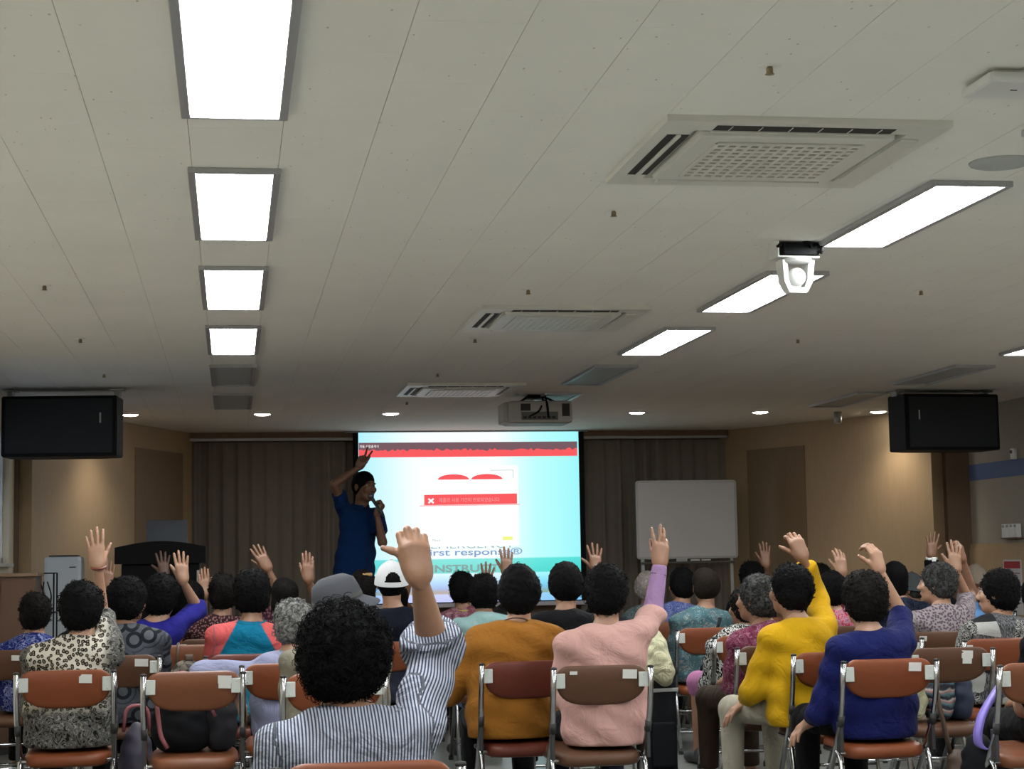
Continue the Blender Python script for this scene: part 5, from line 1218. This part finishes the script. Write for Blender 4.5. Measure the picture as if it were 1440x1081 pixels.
S('patch', 'woman in a black and white patchwork blouse looking left', 1401, 797, 1396, hair='perm', hm='hair_black', top='patchwork', sleeve=(.5, .5), seed=41, hyaw=.9, skin='skin_light', hsx=(1, 1, 1), loose=.02)
S('edge', 'person in an off-white top cut off by the right edge', 1502, 790, 1492, hair='perm', top='offwhite_black', seed=42)
far('person in a dark navy shirt partly cut off at the right edge', 10.5, 1456, 806, 1480, hair='wave', top='navy_two_tone', seed=43)

# ------------------------------------------------------------------ speaker on the stage
def wpt(px, py, Y): return at_y(px, py, Y)
YM = 15.0; base = wpt(500, 800, YM); rzm = -2.55; ML = (base.x, YM, ST); MiM = RZ(-rzm) @ TR(-ML[0], -ML[1], -ML[2])
def ml(px, py, dy=0): return np.array(MiM @ wpt(px, py, YM + dy))
Hm = ml(513, 684); Nm = ml(506, 714); Pm = ml(498, 801)
Sm = [ml(529, 725, .02), ml(487, 722, -.02)]; Wm = [ml(530, 722, -.22), ml(505, 657, -.12)]
Em = [ik(Sm[0], Wm[0], ml(540, 775, -.1), .29, .25), ik(Sm[1], Wm[1], ml(462, 700, -.12), .29, .25)]
Jm = dict(P=Pm, N=Nm, H=Hm, S=Sm, E=Em, W=Wm, hs=1.06, hip=[(-.09, 0, Pm[2] - .03), (.09, 0, Pm[2] - .03)], knee=[(-.11, .04, .5), (.11, .03, .5)], ankle=[(-.12, .0, .09), (.12, 0, .09)])
man = person('man in a blue polo shirt on stage holding a microphone and raising two fingers', ML, rzm, Jm, 'short', MAT['hair_black'], MAT['polo_blue'], MAT['pants_black'], MAT['skin_tan'], 'standing speaker', (.34, .34), False, .98, 0, -.05, 0,
             hem=Pm[2] - .06, topname='polo_shirt', seed=50, loose=.014, male=True, hands=('grip', 'vee'), handdir={0: unit(ml(520, 700, -.28) - Wm[0]) * .3 + unit((-.8, .1, .6)), 1: ml(516, 632, -.1) - Wm[1]},
             handy={0: tuple(MiM.to_3x3() @ Vector((-.9, .3, 0))), 1: tuple(MiM.to_3x3() @ Vector((0, -1, 0)))}, mirror=(True, False))
del man['group']
def band(parent, name, c, rx, ry, hgt, flare, mat, tilt=0, th=.006, gap=0, n=28, pat=True):
    """standing cloth band round a neck or wrist"""
    m = MB(); vs, fs = [], []
    for j, (z, f) in enumerate(((0, flare), (hgt * .6, flare * .25), (hgt, 0))):
        for k in range(n):
            a = gap + (2 * PI - 2 * gap) * k / (n - 1 if gap else n) + PI / 2
            vs.append(((rx + f) * math.cos(a), (ry + f) * math.sin(a), z))
    for j, (z, f) in enumerate(((hgt, -th), (0, -th + flare))):
        for k in range(n):
            a = gap + (2 * PI - 2 * gap) * k / (n - 1 if gap else n) + PI / 2
            vs.append(((rx + f) * math.cos(a), (ry + f) * math.sin(a), z))
    q = 5
    for j in range(q):
        for k in range(n - 1 if gap else n): fs.append((j * n + k, j * n + (k + 1) % n, ((j + 1) % q) * n + (k + 1) % n, ((j + 1) % q) * n + k))
    M = TR(*c) @ Matrix.Rotation(tilt, 4, 'X'); m.add(vs, fs, True, M); o = m.build(name, mat, parent)
    if pat:
        at = o.data.attributes.new('pat', 'FLOAT_VECTOR', 'POINT'); at.data.foreach_set('vector', np.array([(math.atan2(v[1] - c[1], v[0] - c[0]) * rx, v[1], v[2]) for v in m.v], dtype=np.float32).ravel())
    return o
band(man, 'collar', Nm + (0, .0, -.012), .078, .07, .045, .022, MAT['polo_blue'], -.2, gap=.25)
def on_surface(root, name, x, z, side=1):
    o = [c for c in kids(root) if c.name.startswith(name)][0]; co = np.empty(len(o.data.vertices) * 3, np.float32); o.data.vertices.foreach_get('co', co); co = co.reshape(-1, 3)
    m = (np.abs(co[:, 0] - x) < .03) & (np.abs(co[:, 2] - z) < .03); return float((co[m, 1] * side).max() * side) if m.any() else 0
zz = Nm[2] - .13; yy = on_surface(man, 'polo_shirt', -.075, zz)
lg = MB(); 
for a in range(10): pass
MB().lathe([(0, .004), (.03, .004), (.032, 0), (0, 0)], 20, M=TR(-.075, yy - .004, zz) @ Matrix.Rotation(-PI / 2, 4, 'X')).build('emblem', plain('emblem_white', (.4, .42, .45), .6), man)
hk = MB()
for sx in (-1, 1): hk.lathe([(0, .003), (.011, .003), (.012, 0)], 12, M=TR(-.075 + sx * .010, yy + .003, zz + .007) @ Matrix.Rotation(-PI / 2, 4, 'X'))
hk.prism([(-.021, .003), (.021, .003), (0, -.022)], 0, .003, TR(-.075, yy + .003, zz) @ Matrix.Rotation(PI / 2, 4, 'X') @ TR(0, 0, -.003)).build('emblem_mark', plain('emblem_red', (.3, .02, .03), .6), man)
MB().bbox((-.17, -.01, Pm[2] - .06), (.17, .01, Pm[2] - .02), .004).build('belt', m_black, man)
a_, b_ = wpt(521.5, 698, YM - .2), wpt(533, 716, YM - .26); ctr = (a_ + b_) / 2
mr = empty('microphone', b_, 0, 'black handheld microphone at the mouth of the man on stage', 'microphone'); d_ = (a_ - b_)
MB().tube([d_ * -.5, d_ * .0, d_ * .8, d_ * .86], [.010, .012, .016, .019], 14).build('handle', plain('mic_body', (.05, .055, .06), .35, .6), mr)
Vs, Fs = cube_sphere(tuple(d_ * 1.02), .026, 6); link('grille_head', mesh_np('mic', Vs, Fs), plain('mic_grille', (.12, .12, .13), .5, .8), mr)

# ------------------------------------------------------------------ headwear and things worn
def on_head(root, name, mb, mat, extra=None):
    H, Rh, hs, J, r = HP[root.name]; o = mb.build(name, mat, root); o.matrix_local = Matrix.Translation(H) @ Matrix(Rh.tolist()).to_4x4() @ Matrix.Scale(hs, 4) @ (extra or Matrix()); return o
m_cap = cloth('cap_white', (.46, .47, .48), fold=.2); m_hat = cloth('hat_grey', (.05, .052, .06), fold=.4); m_capg = cloth('cap_grey', (.07, .08, .085)); m_bei = cloth('hat_beige', (.22, .18, .14))
def cap_parts(root, mat, sc=1.0, hole=True):
    n, rows = 96, 24; vs, fs = [], []; rx, ry, rz_ = .098 * sc, .114 * sc, .116 * sc; c = (0, -.018, .018)
    for j in range(rows + 1):
        ph_ = (j / rows) * PI / 2
        for k in range(n):
            a = 2 * PI * k / n; drop = -.022 + .018 * math.sin(a)
            seam = 1 - .006 * (abs(math.sin(3 * a)) < .08)
            vs.append((c[0] + rx * math.cos(ph_ * .98) * math.cos(a) * seam, c[1] + ry * math.cos(ph_ * .98) * math.sin(a) * seam, c[2] + drop * (1 - j / rows) + rz_ * math.sin(ph_)))
    for j in range(rows):
        for k in range(n):
            am = 2 * PI * (k + .5) / n; back = abs(am - 1.5 * PI)
            if hole and 3 <= j <= 9 and (back / .50) ** 2 + ((j - 2.5) / 7.2) ** 2 < 1: continue
            fs.append((j * n + k, j * n + (k + 1) % n, (j + 1) * n + (k + 1) % n, (j + 1) * n + k))
    on_head(root, 'cap', MB().add(vs, fs, True).lathe([(0, .006), (.008, .004), (.009, 0)], 10, M=TR(0, c[1], c[2] + rz_)), mat)
    m = MB(); o, i = [], []
    for k in range(17): a = PI * k / 16; o.append((.085 * math.cos(a), .065 + .09 * math.sin(a))); i.append((.09 * math.cos(a), .055 + .035 * math.sin(a)))
    vs = [(x, y, .018 - .0 * y - 2.2 * x * x + .003 * s_) for s_ in (0, 1) for x, y in o + i]; N_ = 34; fs = []
    for k in range(16): fs += [(k, k + 1, 17 + k + 1, 17 + k)[::-1], tuple(N_ + q for q in (k, k + 1, 18 + k, 17 + k)), (k, N_ + k, N_ + k + 1, k + 1)]
    on_head(root, 'cap_brim', m.add(vs, fs, True), mat)
cap_parts(cap_, m_cap, 1.04)
cap_parts(gcap, m_capg, 1.06, False); cap_parts(bh, m_bei, 1.05, False)
prof = [(.18, -.03), (.175, -.022), (.12, .012), (.112, .02), (.108, .06), (.095, .105), (.06, .128), (0, .132)]
on_head(hat, 'brimmed_hat', MB().lathe(prof, 40, cap=False).lathe([(r_ - .003, z_ - .003) for r_, z_ in prof], 40, cap=False), m_hat, TR(.02, -.01, .02) @ Matrix.Rotation(-.28, 4, 'Y') @ Matrix.Rotation(.1, 4, 'X'))
on_head(hat, 'hat_band', MB().lathe([(.1135, .02), (.1145, .022), (.111, .045), (.110, .044)], 40, cap=False), m_dark, TR(.02, -.01, .02) @ Matrix.Rotation(-.28, 4, 'Y') @ Matrix.Rotation(.1, 4, 'X'))
on_head(clip_, 'hair_clip', MB().bbox((-.035, -.012, -.01), (.035, .012, .012), .006), plain('clip_tan', (.30, .19, .08), .3), TR(.03, -.085, .095) @ Matrix.Rotation(.8, 4, 'X'))
def ring_at(root, name, i, mat, r=.031, t=.005, back=.02, hgt=None, arm=True):
    H, Rh, hs, J, rr = HP[root.name]; W, E = np.array(J['W'][i]), np.array(J['E'][i]); R = frame_from(W - E, (0, 1, .01)); M = Matrix(R.tolist()).to_4x4(); M = Matrix.Translation(W - unit(W - E) * back) @ M
    pts = [(r * math.cos(2 * PI * k / 24), r * .95 * math.sin(2 * PI * k / 24), 0) for k in range(24)]
    if hgt: o = MB().lathe([(r - .002, -hgt / 2), (r + .002, -hgt / 2), (r + .002, hgt / 2), (r - .002, hgt / 2)], 24, M=M, cap=False).build(name, mat, root)
    else: o = MB().tube(pts, t, 8, closed=True, caps=False, M=M).build(name, mat, root)
    return M
P_ = {o['label']: o for o in COL.objects if o.get('category') == 'person'}
def who(s): return next(o for k, o in P_.items() if s in k)
ring_at(who('leopard and'), 'bracelet', 1, plain('bracelet_red', (.12, .025, .015), .3), .034, .006, .0)
ring_at(who('salmon pink'), 'wristband', 1, m_dark, .0365, .0025, .045)
Mw = ring_at(who('white watch'), 'watch_strap', 1, m_white, .041, hgt=.022, back=.018)
MB().bbox((-.016, -.052, -.016), (.016, -.040, .016), .004, M=Mw).build('watch_face', m_white, who('white watch'))
ring_at(who('mustard cuff'), 'bracelet', 1, m_steel, .031, .003, -.005)
for s_, i in (('mustard blouse with', 0),): ring_at(who(s_), 'denim_cuff', i, MAT['sleeve_denim'], .047, hgt=.05, back=.05)
def necklace(root, mat, r=.0035):
    H, Rh, hs, J, rr = HP[root.name]; N = J['N']; MB().tube([(N[0] + .068 * math.cos(a), N[1] - .0 + .062 * math.sin(a), N[2] + .012 - .03 * math.sin(a)) for a in np.linspace(0, 2 * PI, 32, endpoint=False)], r, 6, closed=True, caps=False).build('necklace', mat, root)
necklace(who('thin necklace'), plain('cord_brown', (.06, .02, .01), .5)); necklace(who('patchwork blouse'), plain('bead_gold', (.35, .22, .10), .4, .5), .003)
# collars
p1 = who('nearest woman'); J1 = HP[p1.name][3]; band(p1, 'collar', np.array(J1['N']) + (0, -.002, -.028), .088, .078, .05, .012, MAT['stripes'], .15)
for s_, m_ in (('teal and coral', 'teal'), ('teal floral shirt with', 'teal_floral'), ('red and pink floral', 'red_pink'), ('yellow collar and', 'yellow_green'), ('swirl', 'yellow_green'), ('blue patterned', 'blue_shirt_floral')):
    w_ = who(s_); J_ = HP[w_.name][3]; band(w_, 'collar', np.array(J_['N']) + (0, -.003, -.026), .084, .075, .045, .012, MAT[m_], .1)
n1 = np.array(J1['N']); ct = MB(); vs = [(.075, -.02, .0), (.045, -.07, -.02), (.10, -.05, .045), (.122, -.015, .06), (.115, .03, .03)]
vs = [tuple(n1 + np.array(v_) + (0, 0, -.03)) for v_ in vs]; ct.add(vs + [(x + .004, y - .006, z) for x, y, z in vs], [(0, 1, 2), (0, 2, 3), (0, 3, 4), (6, 5, 7), (7, 5, 8), (8, 5, 9), (1, 0, 5, 6), (2, 1, 6, 7), (3, 2, 7, 8), (4, 3, 8, 9), (0, 4, 9, 5)], True)
o_ = ct.build('collar_tip', MAT['stripes'], p1); at = o_.data.attributes.new('pat', 'FLOAT_VECTOR', 'POINT'); at.data.foreach_set('vector', np.array([(v_[1] + v_[0] * .5, v_[1], v_[2]) for v_ in ct.v], dtype=np.float32).ravel())
for c_ in kids(p1):
    if c_.name.startswith('collar'): tag(c_, 'upturned striped shirt collar')
# black strap across the teal floral back
J_ = HP[tf.name][3]; n_ = np.array(J_['N']); pts = []
for t in np.linspace(0, 1, 9):
    x = .10 - .17 * t; z = n_[2] - .05 - .38 * t; pts.append((x, on_surface(tf, 'blouse', x, z, -1) - .009, z))
MB().tube([(.09, .02, n_[2] - .035)] + pts, .011, 6).build('shoulder_strap', m_black, tf)
# pale spot on the jersey
w_ = who('teal and coral'); y_ = on_surface(w_, 'jersey', .03, .66, -1)
MB().bbox((.03, y_ - .004, .62), (.045, y_ + .004, .70), .002).build('jersey_stripe', plain('stripe_coral', srgb(242, 130, 130), .7), w_)

# ------------------------------------------------------------------ bags and clothes left on seats
def soft(name, loc, rz, label, cat, prims, mat, h=.009, floor=None, wob=.004):
    r = empty(name, loc, rz, label, cat); lo = np.min([np.minimum(np.array(p[0]) - p[1], np.array(p[0]) - p[1]) for p in prims], 0) - .04; hi = np.max([np.array(p[0]) + p[1] for p in prims], 0) + .04
    s = Solid(lo, hi, h)
    for c, rr in prims: s.ell(c, rr, .04)
    s.wob(lambda X, Y, Z: wob * np.sin(40 * X + 3 * np.sin(19 * Z)) * np.sin(34 * Z + 2 * np.sin(23 * Y)) + wob * .5 * np.sin(90 * Z + 30 * X))
    if floor is not None: s.plane((0, 0, floor), (0, 0, -1))
    V, F = s.surf(); o = link('body', mesh_np(name, V, F, None, {'pat': V.copy()}), mat, r); return r
m_nyl = plain('nylon_black', (.004, .0045, .006), .75, bump=.2, bscale=150, spec=.12); m_pk = plain('strap_pink', (.22, .06, .07), .6); m_pur = plain('strap_purple', (.16, .12, .42), .5); m_brn = plain('leather_brown', (.05, .028, .018), .5)
m_chk = pattern('checked_cloth', lambda s, v: s.mix(s.n('ShaderNodeTexChecker', {'Vector': s.map(v, (1, 1, 1), (0, .6, 0)), 'Scale': 26.0}).outputs['Fac'], (.05, .045, .04), (.14, .12, .10)))
m_wht = cloth('cloth_white', (.42, .42, .37), fold=.8); m_cf = cloth('fleece_cream', (.40, .39, .26), fold=1.0)
m_str = pattern('striped_knit', lambda s, v: s.ramp(s.math('FRACT', s.math('MULTIPLY', s.math('MULTIPLY_ADD', s.noise(v, 14, 2), .05, s.sep(v)[2]), 20.0)), [(0, (.03, .05, .07)), (.3, (.10, .18, .2)), (.5, (.30, .12, .12)), (.62, (.35, .33, .3)), (.75, (.03, .03, .04))]))
ZS = .437
cx_, cy_ = CHT[2]
b = soft('backpack', (cx_ - .055, cy_ + .02, ZS), .15, 'black backpack with pink straps on the empty tan chair', 'backpack', [((0, 0, .1), (.14, .1, .12)), ((.0, .01, .2), (.12, .085, .11)), ((.05, -.06, .09), (.09, .05, .08))], m_nyl, floor=.004)
MB().tube(bend([(-.12, -.06, .27), (-.125, -.125, .2), (-.11, -.13, .08), (-.08, -.13, .03)], .06), .010, 6).tube(bend([(-.02, -.09, .29), (.05, -.11, .27), (.11, -.13, .2), (.13, -.13, .16)], .05), .008, 6).build('strap', m_pk, b)
MB().tube(bend([(-.04, 0, .3), (-.03, 0, .35), (.03, 0, .35), (.04, 0, .3)], .03), .008, 6).build('handle', m_pk, b)
b = soft('tote_bag', (cx_ + .115, cy_ + .02, ZS), -.1, 'dark grey tote bag with metal handles right of the black backpack', 'bag', [((0, 0, .1), (.075, .1, .12)), ((0, .0, .18), (.07, .08, .11))], plain('canvas_grey', (.018, .018, .022), .8, bump=.2, spec=.1), floor=.004)
for y in (-.07, .05): MB().tube(bend([(-.05, y, .2), (-.045, y - .03, .31), (.03, y - .03, .31), (.035, y, .2)], .02), .0045, 6).build('handle', m_steel, b)
cx_, cy_ = CHT[1]
b = soft('handbag', (cx_ + .30, cy_ + .05, .0), .1, 'dark purple bag with a pink handle on the floor right of the leopard blouse', 'bag', [((0, 0, .28), (.085, .13, .26)), ((0, 0, .12), (.085, .12, .13))], plain('fabric_plum', (.018, .014, .03), .7), floor=.002)
MB().tube(bend([(-.06, -.03, .5), (-.05, -.04, .62), (.05, -.04, .62), (.06, -.03, .5)], .05), .009, 6).build('handle', m_pk, b)
cx_, cy_ = CHT[5]
b = soft('checked_bag', (cx_ - .06, cy_ - .33, .57), 0, 'brown checked cloth bag hung on the back of the far tan chair', 'bag', [((0, 0, .06), (.09, .05, .07)), ((.02, 0, .11), (.07, .04, .045))], m_chk)
MB().tube(bend([(-.05, 0, .13), (-.04, .03, .22), (-.04, .07, .24), (-.04, .11, .22), (-.04, .12, .1)], .03), .008, 6).bbox((.0, -.03, .15), (.05, .02, .185), .01).build('strap', m_brn, b)
b = soft('cloth_bundle', (cx_ + .075, cy_ - .33, .58), 0, 'white cloth bundle hung beside the checked bag', 'cloth', [((0, 0, .06), (.06, .05, .08)), ((.02, 0, .12), (.05, .04, .04))], m_wht)
q = at_y(921, 925, 9.6); b = empty('shopping_trolley', (q.x, 9.6, 0), .2, 'black shopping trolley under the cream fleece bundle', 'trolley')
tb_ = MB().bbox((-.095, -.08, .09), (.095, .09, .62), .035).build('bag_body', m_nyl, b); MB().bbox((-.07, -.10, .14), (.07, -.075, .38), .02).build('front_pocket', m_nyl, b)
MB().bbox((-.096, -.084, .54), (.096, -.078, .56), .003).build('flap_edge', m_steel, b)
MB().tube(bend([(-.09, .115, .05), (-.09, .12, .86), (.09, .12, .86), (.09, .115, .05)], .04), .008, 8).build('handle', m_steel, b)
MB().tube([(-.12, .11, .05), (.12, .11, .05)], .006, 8).bbox((-.1, -.08, .06), (.1, .11, .09), .005).build('base_frame', m_steel, b)
for s_ in (-1, 1): MB().lathe([(0, -.012), (.045, -.012), (.05, 0), (.045, .012), (0, .012)], 18, M=TR(s_ * .13, .11, .05) @ Matrix.Rotation(PI / 2, 4, 'Y')).build('wheel', m_rub, b)
for s_ in (-1, 1): MB().lathe([(0, 0), (.012, 0), (.012, .06), (0, .06)], 10, M=TR(s_ * .08, -.07, .0)).build('foot', m_rub, b)
b = soft('fleece_bundle', (q.x - .035, 9.57, .625), 0, 'cream fleece bundle beside the woman in pink', 'cloth', [((0, 0, .10), (.11, .11, .11)), ((.0, 0, .18), (.085, .08, .07)), ((-.04, 0, .05), (.085, .1, .08)), ((.07, -.02, .02), (.06, .09, .08))], m_cf, wob=.006)
cx_, cy_ = CHT[18]
b = soft('cream_bag', (cx_ - .135, cy_ - .03, ZS), .2, 'cream padded bag on the left of the empty brown chair', 'bag', [((0, 0, .1), (.078, .1, .12)), ((0, 0, .19), (.06, .07, .07))], m_cf, floor=.004, wob=.006)
b = soft('knit_bag', (cx_ + .02, cy_ - .02, ZS), 0, 'striped knitted bag in the middle of the empty brown chair', 'bag', [((0, 0, .09), (.075, .1, .11)), ((.02, 0, .16), (.06, .08, .07))], m_str, floor=.004)
b = soft('navy_coat', (cx_ + .13, cy_ + .0, ZS), 0, 'folded dark navy coat on the right of the empty brown chair', 'coat', [((0, 0, .1), (.07, .12, .13)), ((0, .02, .2), (.055, .1, .1))], plain('coat_navy', (.012, .02, .045), .8), floor=.004)
b = soft('brown_bag', (cx_ + .0, cy_ - .24, .15), 0, 'dark brown bag hanging by its strap behind the empty brown chair', 'bag', [((.01, 0, .08), (.05, .035, .09)), ((.03, 0, .04), (.045, .035, .05))], m_brn)
MB().tube(bend([(-.02, 0, .15), (-.05, -.015, .28), (-.07, -.01, .38), (-.075, .0, .44)], .05), .012, 6).build('strap', m_brn, b)
cx_, cy_ = CHT[22]
b = soft('shoulder_bag', (cx_ - .20, cy_ + .02, .06), 0, 'black shoulder bag with a wide lilac strap at the right edge', 'bag', [((.0, 0, .2), (.065, .11, .2)), ((0, 0, .32), (.06, .1, .12))], m_nyl)
pl = MB(); pts = [(.11, -.04, .66), (.03, -.08, .59), (-.03, -.11, .52), (-.055, -.12, .45), (-.05, -.11, .40), (-.01, -.10, .375), (.05, -.07, .39)]
pts = bend(pts, .06, 5); m = len(pts); vs = []; fs = []
for k, p_ in enumerate(pts):
    for dx, dyy in ((-.012, -.02), (.012, -.02), (.012, .02), (-.012, .02)): vs.append((p_[0] + dx, p_[1] + dyy, p_[2]))
for k in range(m - 1):
    for a in range(4): fs.append((k * 4 + a, k * 4 + (a + 1) % 4, (k + 1) * 4 + (a + 1) % 4, (k + 1) * 4 + a))
MB().add(vs, fs, True).build('strap', m_pur, b)
make_chairs(EX)
